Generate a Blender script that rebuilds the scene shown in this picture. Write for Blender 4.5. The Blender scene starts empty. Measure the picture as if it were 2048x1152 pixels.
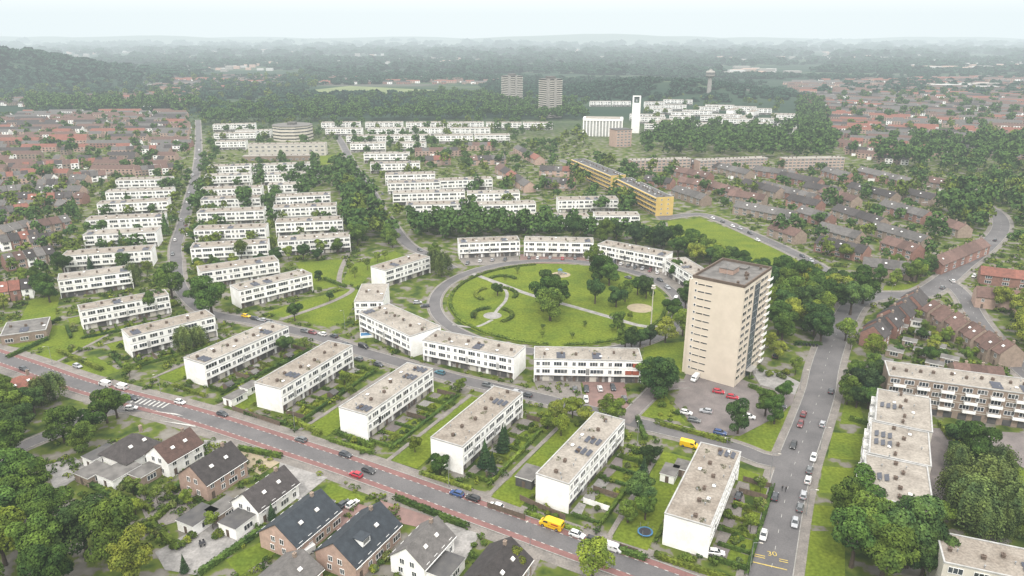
import bpy, math, random
import numpy as np
from mathutils import Vector
from mathutils import noise as nz
R=math.radians; rnd=random.Random(7); nr=np.random.RandomState(5)
SC=bpy.context.scene; C=SC.collection
F=1450.; P=R(19.2); H=120.
cP,sP=math.cos(P),math.sin(P)
def G(px,py,z=0.):            # surveyed ground position of a point of the town
    u=(px-1024)/F; v=(576-py)/F
    t=(z-H)/(-sP+v*cP)
    return Vector((u*t,(cP+v*sP)*t))
def PX(x,y,z=0.):
    zz=z-H; d=y*cP-zz*sP; up=y*sP+zz*cP
    return (1024+F*x/d, 576-F*up/d)
# ------------------------------------------------------------------ materials
def nd(t,k,**a):
    n=t.nodes.new(k)
    for q,v in a.items(): setattr(n,q,v)
    return n
def M(name,c,c2=None,sc=.5,rough=.85,det=4,lo=.35,hi=.65,fine=0.,fsc=8.,oc=False,rand=0.,spec=.25,bump=0.,metal=0.):
    m=bpy.data.materials.new(name); m.use_nodes=True; t=m.node_tree; L=t.links
    b=t.nodes['Principled BSDF']; b.inputs['Roughness'].default_value=rough
    b.inputs['Specular IOR Level'].default_value=spec; b.inputs['Metallic'].default_value=metal
    g=nd(t,'ShaderNodeNewGeometry')
    n=nd(t,'ShaderNodeTexNoise'); n.inputs['Scale'].default_value=sc; n.inputs['Detail'].default_value=det
    L.new(g.outputs['Position'],n.inputs['Vector'])
    r=nd(t,'ShaderNodeValToRGB'); r.color_ramp.elements[0].position=lo; r.color_ramp.elements[1].position=hi
    c2=c2 or tuple(x*.85 for x in c)
    r.color_ramp.elements[0].color=(*c,1); r.color_ramp.elements[1].color=(*c2,1)
    L.new(n.outputs['Fac'],r.inputs['Fac']); out=r.outputs['Color']
    if fine:
        n2=nd(t,'ShaderNodeTexNoise'); n2.inputs['Scale'].default_value=fsc; n2.inputs['Detail'].default_value=3
        L.new(g.outputs['Position'],n2.inputs['Vector'])
        mr=nd(t,'ShaderNodeMapRange'); mr.inputs['From Min'].default_value=.3; mr.inputs['From Max'].default_value=.7
        mr.inputs['To Min'].default_value=1-fine; mr.inputs['To Max'].default_value=1+fine
        L.new(n2.outputs['Fac'],mr.inputs['Value'])
        x=nd(t,'ShaderNodeVectorMath',operation='SCALE'); L.new(out,x.inputs[0]); L.new(mr.outputs['Result'],x.inputs['Scale']); out=x.outputs[0]
    if oc or rand:
        oi=nd(t,'ShaderNodeObjectInfo')
        if oc:
            x=nd(t,'ShaderNodeVectorMath',operation='MULTIPLY'); L.new(out,x.inputs[0]); L.new(oi.outputs['Color'],x.inputs[1]); out=x.outputs[0]
        if rand:
            mr=nd(t,'ShaderNodeMapRange'); mr.inputs['To Min'].default_value=1-rand; mr.inputs['To Max'].default_value=1+rand
            L.new(oi.outputs['Random'],mr.inputs['Value'])
            x=nd(t,'ShaderNodeVectorMath',operation='SCALE'); L.new(out,x.inputs[0]); L.new(mr.outputs['Result'],x.inputs['Scale']); out=x.outputs[0]
    L.new(out,b.inputs['Base Color'])
    if bump:
        n3=nd(t,'ShaderNodeTexNoise'); n3.inputs['Scale'].default_value=3.; n3.inputs['Detail'].default_value=5
        L.new(g.outputs['Position'],n3.inputs['Vector'])
        bp=nd(t,'ShaderNodeBump'); bp.inputs['Strength'].default_value=bump; bp.inputs['Distance'].default_value=.3
        L.new(n3.outputs['Fac'],bp.inputs['Height']); L.new(bp.outputs['Normal'],b.inputs['Normal'])
    return m
white=M('white_render',(.83,.83,.825),(.71,.70,.675),.35,fine=.06,fsc=2.5,rand=.05)
offwh=M('cream_panel',(.50,.475,.43),(.41,.385,.34),.3,fine=.05)
wgrey=M('grey_band',(.36,.36,.355),(.26,.26,.255),.6)
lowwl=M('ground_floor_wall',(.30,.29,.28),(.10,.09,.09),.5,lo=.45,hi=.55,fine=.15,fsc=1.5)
frame=M('window_frame_paint',(.76,.76,.75),(.66,.66,.66),1.)
glass=M('window_glass',(.03,.036,.045),(.11,.112,.112),.35,rough=.12,lo=.5,hi=.62,spec=.35,rand=.5)
dglass=M('tower_glass',(.035,.05,.065),(.06,.08,.095),.5,rough=.15,spec=.35)
gravel=M('roof_gravel',(.225,.20,.172),(.15,.127,.105),.22,det=8,fine=.24,fsc=1.8,bump=.3,lo=.38,hi=.72)
gravd=M('roof_gravel_pale',(.25,.228,.20),(.165,.147,.127),.18,det=8,fine=.22,fsc=1.5,lo=.4,hi=.74)
felt=M('roof_felt_dark',(.055,.054,.057),(.085,.082,.08),.4,det=6,fine=.1)
felt2=M('roof_felt_grey',(.14,.133,.127),(.085,.081,.078),.4,det=6,fine=.15)
brown=M('vent_brown',(.12,.09,.072),(.09,.068,.055),1.)
pvblue=M('solar_cell',(.035,.04,.055),(.05,.055,.075),1.,rough=.3,spec=.3)
beige=M('tower_beige',(.56,.495,.415),(.51,.45,.375),.25,fine=.04,fsc=1.)
beige2=M('tower_cream',(.57,.53,.465),(.50,.46,.40),.3)
yell=M('yellow_panel',(.33,.25,.11),(.27,.20,.09),.3)
yell2=M('ochre_wall',(.52,.38,.135),(.45,.325,.115),.3)
brickb=M('brown_brick',(.27,.21,.17),(.205,.16,.13),.8,fine=.12,fsc=4,rand=.15)
brickr=M('red_brick',(.27,.15,.12),(.20,.115,.095),.8,fine=.12,fsc=4,rand=.2)
brickp=M('pink_brick',(.40,.285,.235),(.32,.23,.19),.8,fine=.1,fsc=4,rand=.15)
tile_d=M('dark_roof_tile',(.055,.049,.049),(.038,.034,.034),.7,det=6,fine=.18,fsc=3,rand=.25)
tile_g=M('grey_roof_tile',(.105,.099,.096),(.075,.071,.069),.7,det=6,fine=.15,fsc=3,rand=.25)
tile_s=M('slate_roof_tile',(.036,.044,.053),(.026,.031,.038),.7,fine=.12,fsc=3,rand=.1)
tile_b=M('brown_roof_tile',(.118,.073,.062),(.085,.054,.046),.7,det=6,fine=.18,fsc=2.5,rand=.3)
tile_r=M('red_roof_tile',(.19,.078,.058),(.13,.058,.045),.7,fine=.15,fsc=3,rand=.2)
asph=M('asphalt',(.112,.107,.109),(.082,.079,.082),.12,det=8,fine=.12,fsc=2.5)
redl=M('red_asphalt',(.172,.09,.084),(.138,.074,.07),.2,det=8,fine=.12,fsc=2.5)
pave=M('paving',(.18,.163,.149),(.128,.118,.109),.3,det=8,fine=.2,fsc=2)
kerbm=M('kerb_stone',(.25,.24,.23),(.18,.177,.165),1.)
redpv=M('red_paving',(.19,.122,.11),(.14,.094,.085),.4,det=6,fine=.15)
lotpv=M('lot_paving',(.155,.135,.131),(.115,.102,.10),.25,det=8,fine=.15,fsc=2)
lpav=M('light_paving',(.25,.24,.232),(.165,.16,.155),.3,det=6,fine=.18,fsc=1.5)
paint=M('road_paint',(.45,.45,.43),(.30,.295,.285),2.)
ypaint=M('yellow_paint',(.45,.34,.09),(.30,.24,.10),2.)
sand=M('sand',(.28,.235,.16),(.22,.185,.13),.6,fine=.1)
grass=M('lawn_grass',(.112,.140,.018),(.072,.105,.016),.10,det=10,lo=.3,hi=.7,fine=.28,fsc=1.1,rough=1,spec=.03)
wood=M('bark',(.07,.053,.04),(.05,.038,.03),2.)
woodf=M('fence_wood',(.14,.105,.077),(.09,.07,.055),1.5,rand=.2)
leaf=M('leaves',(1.4,1.33,1.1),(.60,.68,.78),.30,det=3,lo=.35,hi=.65,fine=.45,fsc=1.6,oc=True,rand=.28,rough=.9,spec=.05)
carp=M('car_paint',(1,1,1),(.93,.93,.93),1.,rough=.28,oc=True,spec=.5)
carg=M('car_glass',(.02,.025,.03),(.03,.035,.04),1.,rough=.08,spec=.4)
tyre=M('tyre_rubber',(.02,.02,.02),None,3.)
rim=M('wheel_rim',(.3,.3,.31),None,3.,rough=.4,metal=.6)
lampw=M('lamp_lens',(.7,.7,.7),None,3.,rough=.2)
lampr=M('tail_lens',(.35,.02,.02),None,3.,rough=.2)
metal=M('galvanised_metal',(.28,.29,.30),(.21,.22,.23),2.,rough=.5,metal=.3)
bluep=M('blue_plastic',(.05,.15,.28),None,2.)
redp=M('red_shutter',(.34,.10,.06),(.28,.08,.055),1.)
dark=M('dark_cloth',(.03,.03,.035),None,2.); skin=M('skin_tone',(.45,.28,.2),None,2.)
conc=M('concrete',(.30,.285,.265),(.22,.207,.195),.3,fine=.1)
farw=M('distant_pale_wall',(.46,.46,.45),(.35,.34,.33),.01)
def ground_mat():
    m=bpy.data.materials.new('garden_ground'); m.use_nodes=True; t=m.node_tree; L=t.links; b=t.nodes['Principled BSDF']
    b.inputs['Roughness'].default_value=1; b.inputs['Specular IOR Level'].default_value=.05
    g=nd(t,'ShaderNodeNewGeometry')
    def noi(s,d,sx=1.):
        mp=nd(t,'ShaderNodeMapping'); mp.inputs['Scale'].default_value=(sx,1,1); L.new(g.outputs['Position'],mp.inputs['Vector'])
        n=nd(t,'ShaderNodeTexNoise'); n.inputs['Scale'].default_value=s; n.inputs['Detail'].default_value=d; L.new(mp.outputs[0],n.inputs['Vector']); return n.outputs['Fac']
    def ramp(f,st):
        r=nd(t,'ShaderNodeValToRGB'); e=r.color_ramp.elements
        while len(e)<len(st): e.new(.5)
        for i,(p,c) in enumerate(st): e[i].position=p; e[i].color=(*c,1)
        L.new(f,r.inputs['Fac']); return r.outputs['Color']
    near=ramp(noi(.16,9),[(.36,(.03,.05,.013)),(.46,(.064,.088,.018)),(.52,(.085,.106,.022)),(.56,(.125,.117,.096)),(.66,(.165,.155,.14))])
    far=ramp(noi(.0035,6,.4),[(.42,(.016,.034,.022)),(.55,(.024,.044,.026)),(.575,(.055,.078,.042)),(.60,(.028,.045,.028)),(.66,(.08,.078,.07)),(.72,(.035,.056,.034))])
    sp=nd(t,'ShaderNodeSeparateXYZ'); L.new(g.outputs['Position'],sp.inputs[0])
    mr=nd(t,'ShaderNodeMapRange'); mr.inputs['From Min'].default_value=850; mr.inputs['From Max'].default_value=1150; L.new(sp.outputs['Y'],mr.inputs['Value'])
    mx=nd(t,'ShaderNodeMix',data_type='RGBA'); L.new(mr.outputs[0],mx.inputs['Factor']); L.new(near,mx.inputs['A']); L.new(far,mx.inputs['B'])
    L.new(mx.outputs['Result'],b.inputs['Base Color']); return m
gmat=ground_mat()
field=M('meadow',(.12,.145,.052),(.085,.112,.04),.02,det=6,fine=.1)
# ------------------------------------------------------------------ mesh tools
class MB:
    def __init__(s): s.v=[]; s.f=[]; s.m=[]
    def face(s,pts,m=0):
        i=len(s.v); s.v+= [tuple(p) for p in pts]; s.f.append(tuple(range(i,i+len(pts)))); s.m.append(m)
    def box(s,x0,x1,y0,y1,z0,z1,m=0,mt=None):
        i=len(s.v); s.v+=[(x0,y0,z0),(x1,y0,z0),(x1,y1,z0),(x0,y1,z0),(x0,y0,z1),(x1,y0,z1),(x1,y1,z1),(x0,y1,z1)]
        for k,q in enumerate([(0,3,2,1),(4,5,6,7),(0,1,5,4),(1,2,6,5),(2,3,7,6),(3,0,4,7)]):
            s.f.append(tuple(i+a for a in q)); s.m.append(mt if (mt is not None and k==1) else m)
    def rbox(s,cx,cy,a,L,W,z0,z1,m=0,mt=None):
        i=len(s.v); ca,sa=math.cos(a),math.sin(a)
        for z in (z0,z1):
            for X,Y in ((-L/2,-W/2),(L/2,-W/2),(L/2,W/2),(-L/2,W/2)): s.v.append((cx+X*ca-Y*sa,cy+X*sa+Y*ca,z))
        for k,q in enumerate([(0,3,2,1),(4,5,6,7),(0,1,5,4),(1,2,6,5),(2,3,7,6),(3,0,4,7)]):
            s.f.append(tuple(i+a_ for a_ in q)); s.m.append(mt if (mt is not None and k==1) else m)
    def tube(s,a,b,r0,r1,n=6,m=0):
        a=Vector(a); b=Vector(b); d=(b-a).normalized(); u=d.orthogonal().normalized(); w=d.cross(u); i=len(s.v)
        for p,r in ((a,r0),(b,r1)):
            for k in range(n):
                t=2*math.pi*k/n; s.v.append(tuple(p+u*(r*math.cos(t))+w*(r*math.sin(t))))
        for k in range(n):
            k2=(k+1)%n; s.f.append((i+k,i+k2,i+n+k2,i+n+k)); s.m.append(m)
        s.f.append(tuple(i+n+k for k in range(n))); s.m.append(m); s.f.append(tuple(i+n-1-k for k in range(n))); s.m.append(m)
    def loft(s,secs,m=0,cap=True):
        i=len(s.v); n=len(secs[0])
        for q in secs: s.v+=[tuple(p) for p in q]
        for j in range(len(secs)-1):
            for k in range(n):
                k2=(k+1)%n; s.f.append((i+j*n+k,i+j*n+k2,i+(j+1)*n+k2,i+(j+1)*n+k)); s.m.append(m)
        if cap:
            s.f.append(tuple(i+k for k in range(n))[::-1]); s.m.append(m)
            o=i+(len(secs)-1)*n; s.f.append(tuple(o+k for k in range(n))); s.m.append(m)
    def mesh(s,name,*mats):
        me=bpy.data.meshes.new(name); me.from_pydata(s.v,[],s.f)
        for x in mats: me.materials.append(x)
        if len(mats)>1: me.polygons.foreach_set('material_index',s.m)
        me.update(); return me
def ob(name,me,par=None,loc=(0,0,0),rz=0.,sc=None,col=None):
    o=bpy.data.objects.new(name,me); C.objects.link(o)
    o.location=loc; o.rotation_euler=(0,0,rz)
    if sc: o.scale=sc
    if col: o.color=(*col,1)
    if par: o.parent=par
    return o
def struct(name,me,loc=(0,0,0)):
    o=ob(name,me,None,loc); o['kind']='structure'; return o
THINGS=[]
def tag(o,label,cat,group=None,zone=True):
    o['label']=label; o['category']=cat
    if group: o['group']=group
    THINGS.append((o,label,zone)); return o
def thing(name,label,cat,x,y,rz=0.,z=0.,group=None,zone=True):
    o=ob(name,None,None,(x,y,z),rz); o.empty_display_size=1; return tag(o,label,cat,group,zone)
def quadmesh(name,V,mat,n=4):
    V=np.asarray(V,dtype=np.float32).reshape(-1,3); nf=len(V)//n
    me=bpy.data.meshes.new(name); me.vertices.add(len(V)); me.vertices.foreach_set('co',V.ravel())
    me.loops.add(nf*n); me.loops.foreach_set('vertex_index',np.arange(nf*n,dtype=np.int32))
    me.polygons.add(nf); me.polygons.foreach_set('loop_start',np.arange(0,nf*n,n,dtype=np.int32))
    me.materials.append(mat); me.update(calc_edges=True); return me
def leafquads(pos,nrm,s):
    n=len(pos); nrm=nrm/np.linalg.norm(nrm,axis=1)[:,None]
    a=np.cross(nrm,nr.normal(size=(n,3))); a/=np.linalg.norm(a,axis=1)[:,None]; b=np.cross(nrm,a)
    s=np.asarray(s)[:,None]; k=nr.uniform(.55,1.1,(n,1))
    return np.stack([pos-a*s,pos-b*s*k,pos+a*s,pos+b*s*k],1).reshape(-1,3)
def lobes_leaves(lobes,n,s):
    lobes=np.array(lobes,float); w=lobes[:,3]**2; w/=w.sum()
    idx=nr.choice(len(lobes),n,p=w); d=nr.normal(size=(n,3)); d/=np.linalg.norm(d,axis=1)[:,None]
    d[:,2]=np.where((d[:,2]<-.3)&(nr.rand(n)<.6),-d[:,2],d[:,2])
    rr=lobes[idx,3]*(.7+.36*np.sqrt(nr.rand(n)))
    pos=lobes[idx,:3]+d*rr[:,None]*np.array([1,1,.82])
    keep=np.ones(n,bool)
    for L in lobes: keep&=np.linalg.norm((pos-L[:3])/np.array([1,1,.82]),axis=1)>L[3]*.66
    pos=pos[keep]; d=d[keep]; m=len(pos)
    nn=d+nr.normal(size=(m,3))*.45; nn[:,2]+=.25
    return leafquads(pos,nn,s*nr.uniform(.6,1.25,m))
def rand_lobes(r,zc,k,flat=1.,seed=0):
    g=random.Random(seed); out=[(0,0,zc,r*.62)]
    for i in range(k):
        a=2*math.pi*i/k+g.uniform(-.5,.5); rr=r*g.uniform(.40,.72); e=g.uniform(-.55,.8)
        out.append((math.cos(a)*rr,math.sin(a)*rr,zc+e*r*flat*.8,r*g.uniform(.22,.48)))
    out.append((g.uniform(-.25,.25)*r,g.uniform(-.25,.25)*r,zc+r*.6*flat,r*.40))
    return out
TREE={}
def trunkmesh(h,r,limbs,sd):
    g=random.Random(sd); b=MB(); b.tube((0,0,0),(0,0,h*.35),r*1.3,r,8); b.tube((0,0,h*.35),(g.uniform(-.3,.3),g.uniform(-.3,.3),h),r,r*.45,7)
    for i in range(limbs):
        a=2*math.pi*i/max(1,limbs)+g.uniform(-.3,.3); z0=h*g.uniform(.4,.8)
        b.tube((0,0,z0),(math.cos(a)*h*.38,math.sin(a)*h*.38,z0+h*.42),r*.5,r*.15,5)
    return b.mesh('trunk',wood)
def reg(key,n,s,low,lob,th,tr,limbs,sd):
    V=lobes_leaves(lob,n,s); Vl=lobes_leaves(lob,low[0],low[1])
    TREE.setdefault(key,[]).append((quadmesh('crown',V,leaf),trunkmesh(th,tr,limbs,sd),Vl))
for i in range(6): reg('b',6600,.27,(260,1.0),rand_lobes(5,6.6,9+i%4,.95+.09*i,i),6.5,.35,6,i)
for i in range(3): reg('l',4800,.26,(210,1.0),rand_lobes(5,6.8,10,.9+i*.15,10+i),6.5,.28,6,i+10)
for i in range(2): reg('y',1500,.38,(90,1.1),rand_lobes(4.6,7.5,6,1.,20+i),6.5,.2,5,i+20)
def cone_leaves(n,s,r,h,z0):
    u=nr.rand(n)**.6; z=z0+h*(1-u); a=nr.rand(n)*2*math.pi; lay=.78+.22*np.sin(z*4.2)
    rr=r*u*lay*(.75+.3*nr.rand(n)); pos=np.stack([np.cos(a)*rr,np.sin(a)*rr,z],1)
    nn=np.stack([np.cos(a),np.sin(a),np.full(n,.7)],1)+nr.normal(size=(n,3))*.35
    return leafquads(pos,nn,s*nr.uniform(.6,1.2,n))
TREE['c']=[(quadmesh('crown',cone_leaves(3200,.32,4.,14,1.),leaf),trunkmesh(12,.28,0,31),cone_leaves(160,.9,4.,14,1.))]
def willow(n,s):
    d=nr.normal(size=(n,3)); d/=np.linalg.norm(d,axis=1)[:,None]; d[:,2]=np.abs(d[:,2])
    drop=nr.rand(n)**1.3*6.3*(1-d[:,2]); gap=.82+.18*np.sin(np.arctan2(d[:,1],d[:,0])*7)
    pos=d*5*np.array([1,1,1.1])*gap[:,None]*(.72+.32*nr.rand(n))[:,None]; pos[:,2]+=6.8-drop
    nn=d+nr.normal(size=(n,3))*.4; return leafquads(pos,nn,s*nr.uniform(.6,1.2,n))
TREE['w']=[(quadmesh('crown',willow(6000,.26),leaf),trunkmesh(8,.4,5,40),willow(200,1.))]
COL={'b':[(.042,.078,.019),(.058,.096,.020),(.034,.066,.021),(.072,.108,.022),(.048,.082,.025),(.038,.073,.017)],'l':[(.115,.150,.023),(.095,.135,.023),(.14,.162,.028)],
 'y':[(.10,.136,.023),(.086,.118,.026)],'c':[(.024,.048,.022),(.03,.056,.026)],'w':[(.085,.113,.037),(.07,.10,.034)],'k':[(.030,.052,.017),(.027,.046,.021)]}
NAME={'b':('broadleaf_tree','dark green broadleaf tree'),'l':('broadleaf_tree','light green leafy tree'),'y':('young_tree','small young tree'),
 'c':('conifer_tree','dark pointed conifer tree'),'w':('willow_tree','drooping grey green tree'),'k':('broadleaf_tree','very dark dense tree')}
TR=[]
def tree(px,py,r=5.,k='b',z=0.):
    p=G(px,py,z); TR.append((p.x,p.y,r,k,z))
# ------------------------------------------------------------------ obstacles
OB=[]; RP=[]
def free(x,y,r=2.):
    for (cx,cy,ca,sa,hl,hw) in OB:
        dx,dy=x-cx,y-cy
        if abs(dx*ca+dy*sa)<hl+r and abs(-dx*sa+dy*ca)<hw+r: return False
    for (bb,pts,hw) in RP:
        if x<bb[0]-9 or x>bb[1]+9 or y<bb[2]-9 or y>bb[3]+9: continue
        q=(hw+r)**2
        for p in pts:
            if (x-p[0])**2+(y-p[1])**2<q: return False
    return True
def addob(x,y,a,hl,hw): OB.append((x,y,math.cos(a),math.sin(a),hl,hw))
def inpoly(x,y,pl):
    c=False; j=len(pl)-1
    for i in range(len(pl)):
        if (pl[i][1]>y)!=(pl[j][1]>y) and x<(pl[j][0]-pl[i][0])*(y-pl[i][1])/(pl[j][1]-pl[i][1])+pl[i][0]: c=not c
        j=i
    return c
def region(poly):
    q=[(p.x,p.y) for p in (G(*p) for p in poly)]; xs=[p[0] for p in q]; ys=[p[1] for p in q]; return q,min(xs),max(xs),min(ys),max(ys)
# ------------------------------------------------------------------ ground, roads
b=MB(); b.face([(-14000,-1500,0),(14000,-1500,0),(14000,15000,0),(-14000,15000,0)]); struct('ground',b.mesh('ground',gmat))
def patch(name,pl,mat,z):
    b=MB(); q=[G(*p) for p in pl]; b.face([(p.x,p.y,z) for p in q])
    me=b.mesh(name,mat)
    if me.polygons[0].normal.z<0: me.flip_normals()
    return struct(name,me)
def smooth(pts,k=6):
    out=[]
    for i in range(len(pts)-1):
        p0=pts[max(i-1,0)];p1=pts[i];p2=pts[i+1];p3=pts[min(i+2,len(pts)-1)]
        for j in range(k):
            t=j/k; out.append(.5*((2*p1)+(p2-p0)*t+(2*p0-5*p1+4*p2-p3)*t*t+(3*p1-p0-3*p2+p3)*t**3))
    out.append(pts[-1].copy()); return out
def resamp(pts,step):
    out=[pts[0].copy()]; acc=0
    for a,bb in zip(pts,pts[1:]):
        L=(bb-a).length; t=step-acc
        while t<L: out.append(a+(bb-a)*(t/L)); t+=step
        acc=(acc+L)%step
    out.append(pts[-1].copy()); return out
def normals(pts):
    o=[]
    for i in range(len(pts)):
        d=(pts[min(i+1,len(pts)-1)]-pts[max(i-1,0)]).normalized(); o.append(Vector((-d.y,d.x)))
    return o
def ribbon(b,pts,o0,o1,z,m=0):
    n=normals(pts); i=len(b.v)
    for p,q in zip(pts,n): b.v+=[(p.x+q.x*o0,p.y+q.y*o0,z),(p.x+q.x*o1,p.y+q.y*o1,z)]
    for k in range(len(pts)-1):
        b.f.append((i+2*k,i+2*k+2,i+2*k+3,i+2*k+1) if o1>o0 else (i+2*k,i+2*k+1,i+2*k+3,i+2*k+2)); b.m.append(m)
ROADS={}
def road(name,pl,w,pv=2.2,mat=None,z=.1,world=False,pm=None):
    pts=pl if world else smooth([G(*p) for p in pl]); pts=resamp(pts,3.)
    ROADS[name]=(pts,w,pv,mat or asph,z,pm or pave); xs=[p.x for p in pts]; ys=[p.y for p in pts]; RP.append(((min(xs),max(xs),min(ys),max(ys)),[(p.x,p.y) for p in pts],w/2+pv*.6))
road('main_road',[(-120,676),(0,715),(80,742),(160,770),(260,798),(350,821),(445,849),(600,900),(700,933),(860,990),(1000,1040),(1150,1094),(1300,1147),(1480,1215)],9.4,3.6)
road('east_street',[(1528,1215),(1548,1110),(1570,1000),(1592,920),(1618,850),(1640,785),(1650,735),(1668,680),(1688,640),(1712,606),(1760,592),(1840,588),(1890,560),(1925,530),(1975,490),(2002,455),(1990,425),(1940,400)],9.5,2.6)
road('far_right_road',[(1890,560),(1925,590),(1955,640),(1995,690),(2050,745),(2120,800)],7.,2.5)
road('access_street',[(352,520),(355,560),(375,595),(420,628),(500,641),(560,655),(640,675),(720,703),(800,726),(900,755),(1000,778),(1080,797),(1180,822),(1280,848),(1380,872),(1470,897),(1530,920),(1585,925)],6.2,2.2)
road('west_street',[(352,520),(352,490),(365,450),(378,400),(391,350),(397,300),(396,240)],6.4,1.2)
road('diagonal_street',[(905,538),(850,508),(815,488),(785,450),(760,415),(738,375),(715,345),(697,312),(680,280),(665,262),(655,243)],6.4,1.4)
road('north_east_road',[(1330,436),(1400,429),(1450,445),(1505,469),(1570,498),(1632,530),(1672,560),(1712,606)],7.2,2.)
road('yellow_block_road',[(1330,440),(1290,405),(1240,375),(1190,345),(1120,320)],6,1.5)
road('lane',[(300,815),(215,822),(120,862),(40,895),(-60,940)],5.5,1.5)
gx0,gx1=G(893,607),G(1337,607); gt,gb=G(1110,528),G(1100,694)
CX=(gx0.x+gx1.x)/2; CY=(gt.y+gb.y)/2; RX=(gx1.x-gx0.x)/2; RY=(gt.y-gb.y)/2
def ell(k,n=72,a0=0,a1=360): return [Vector((CX+(RX+k)*math.cos(R(a0+(a1-a0)*i/n)),CY+(RY+k)*math.sin(R(a0+(a1-a0)*i/n)))) for i in range(n+1)]
road('ring_road',ell(6,90),5.2,1.2,world=True)
road('parking_lane',[(1245,845),(1290,800),(1320,775),(1375,770)],5,.8,mat=lotpv)
road('brick_quarter_street',[(1712,606),(1700,570),(1660,520),(1600,455),(1540,425),(1440,418),(1330,436)],5,1.) if False else None
others={k:[(tuple(p),v[1]/2) for p in v[0]] for k,v in ROADS.items()}
for k,(pts,w,pv,mat,z,pm) in ROADS.items():
    ix=list(ROADS).index(k); zz=z+.004*ix
    b=MB(); ribbon(b,pts,-w/2-pv,w/2+pv,.0405+.002*ix); struct('pavement',b.mesh('pavement',pm))
    b=MB(); ribbon(b,pts,-w/2,w/2,zz); struct('road',b.mesh('road',mat))
    b=MB(); n=normals(pts)
    for sgn in (-1,1):
        for i in range(len(pts)-1):
            a=pts[i]+n[i]*sgn*w/2; c=pts[i+1]+n[i+1]*sgn*w/2; mid=(a+c)/2
            if any((mid.x-p[0][0])**2+(mid.y-p[0][1])**2<(p[1]+1.8)**2 for kk,L in others.items() if kk!=k for p in L): continue
            a2=pts[i]+n[i]*sgn*(w/2+.28); c2=pts[i+1]+n[i+1]*sgn*(w/2+.28); h=.22
            b.face([(a.x,a.y,h),(c.x,c.y,h),(c2.x,c2.y,h),(a2.x,a2.y,h)][::sgn]); b.face([(a.x,a.y,0),(c.x,c.y,0),(c.x,c.y,h),(a.x,a.y,h)]); b.face([(a2.x,a2.y,0),(c2.x,c2.y,0),(c2.x,c2.y,h),(a2.x,a2.y,h)])
    if b.v: struct('kerb',b.mesh('kerb',kerbm))
mp=ROADS['main_road'][0]; mk=MB(); b=MB()
for s in (-1,1): ribbon(b,mp,s*4.65,s*2.75,.15)
struct('cycle_lane',b.mesh('cycle_lane',redl))
def dashes(pts,off,w,ln,gap,z,m=0):
    q=resamp(pts,.5); k=0; a=int(ln/.5); g=int(gap/.5)
    while k+a<len(q):
        ribbon(mk,q[k:k+a+1],off-w/2,off+w/2,z,m); k+=a+g
for s in (-1,1): dashes(mp,s*2.75,.18,1.,1.5,.17)
for k,o in (('east_street',0),('far_right_road',0),('north_east_road',0)): dashes(ROADS[k][0],o,.1,1.5,5.5,.17)
def mpoly(pl,m=0,z=.176): mk.face([(G(*p).x,G(*p).y,z) for p in pl],m)
for i in range(8): mpoly([(274+i*9,796+i*1.6),(277+i*9,796.6+i*1.6),(262+i*9,806+i*1.6),(259+i*9,805.4+i*1.6)])
mpoly([(300,822),(368,833),(352,828)]); mpoly([(392,855),(318,842),(390,851)])
for d in (0,4): mpoly([(1508,1108+d),(1530,1113+d),(1530,1114.5+d),(1508,1109.5+d)],1); mpoly([(1558,1118+d),(1576,1122+d),(1576,1123.5+d),(1558,1119.5+d)],1)
mpoly([(1506,1124),(1574,1140),(1574,1142),(1506,1126)],1)
struct('road_markings',mk.mesh('road_markings',paint,ypaint))
cu=bpy.data.curves.new('speed_number','FONT'); cu.body='30'; cu.size=2.4; cu.align_x='CENTER'; cu.align_y='CENTER'
o=bpy.data.objects.new('tmp',cu); C.objects.link(o); bpy.context.view_layer.update()
me=bpy.data.meshes.new_from_object(o.evaluated_get(bpy.context.evaluated_depsgraph_get())); bpy.data.objects.remove(o)
me.materials.clear(); me.materials.append(ypaint); p=G(1544,1109); o=struct('speed_number_marking',me,(p.x,p.y,.19)); o.rotation_euler=(0,0,R(-8))
lawns=[[(40,722),(205,652),(235,660),(80,742)],
 [(1455,880),(1500,862),(1575,822),(1585,838),(1560,898),(1520,908)],[(1665,865),(1728,868),(1726,922),(1655,915)],[(1645,932),(1715,937),(1706,990),(1638,985)],[(1628,1010),(1685,1014),(1672,1055),(1620,1050)],[(1614,1062),(1690,1062),(1690,1200),(1594,1200)],
 [(1690,800),(1720,808),(1730,850),(1680,848)],[(1905,872),(1985,900),(2070,955),(2070,1080),(2000,1040),(1900,1000)],[(1335,442),(1400,436),(1440,450),(1500,474),(1560,500),(1612,530),(1604,562),(1560,560),(1480,530),(1400,496),(1340,480)],
 [(1768,572),(1870,563),(1860,582),(1765,592)],[(590,525),(692,518),(682,572),(628,580)],[(700,530),(790,502),(806,512),(745,545),(716,575),(684,566)],[(525,628),(600,602),(705,577),(722,582),(690,645),(655,655),(600,640)],
 [(1288,690),(1374,683),(1366,742),(1330,760),(1285,738)],[(1262,800),(1330,790),(1372,845),(1262,830)],[(90,735),(190,712),(240,742),(170,764)],[(0,690),(70,700),(120,690),(205,655),(100,650)],[(855,778),(905,772),(880,800),(850,795)],
 [(1480,935),(1520,950),(1500,972),(1470,960)],[(660,965),(735,995),(700,1020),(640,990)],[(450,1120),(520,1085),(560,1100),(480,1152)],[(640,312),(680,308),(676,326),(640,330)],[(170,560),(230,540),(240,552),(180,575)],[(60,600),(120,590),(110,640),(40,640)]]
for i,l in enumerate(lawns): patch('lawn',l,grass,.006+.0013*i)
patch('lawn',[(605,182),(700,172),(800,177),(935,183),(925,189),(700,190)],field,.3); patch('lawn',[(1955,352),(2060,348),(2080,385),(1990,385)],field,.1)
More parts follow.
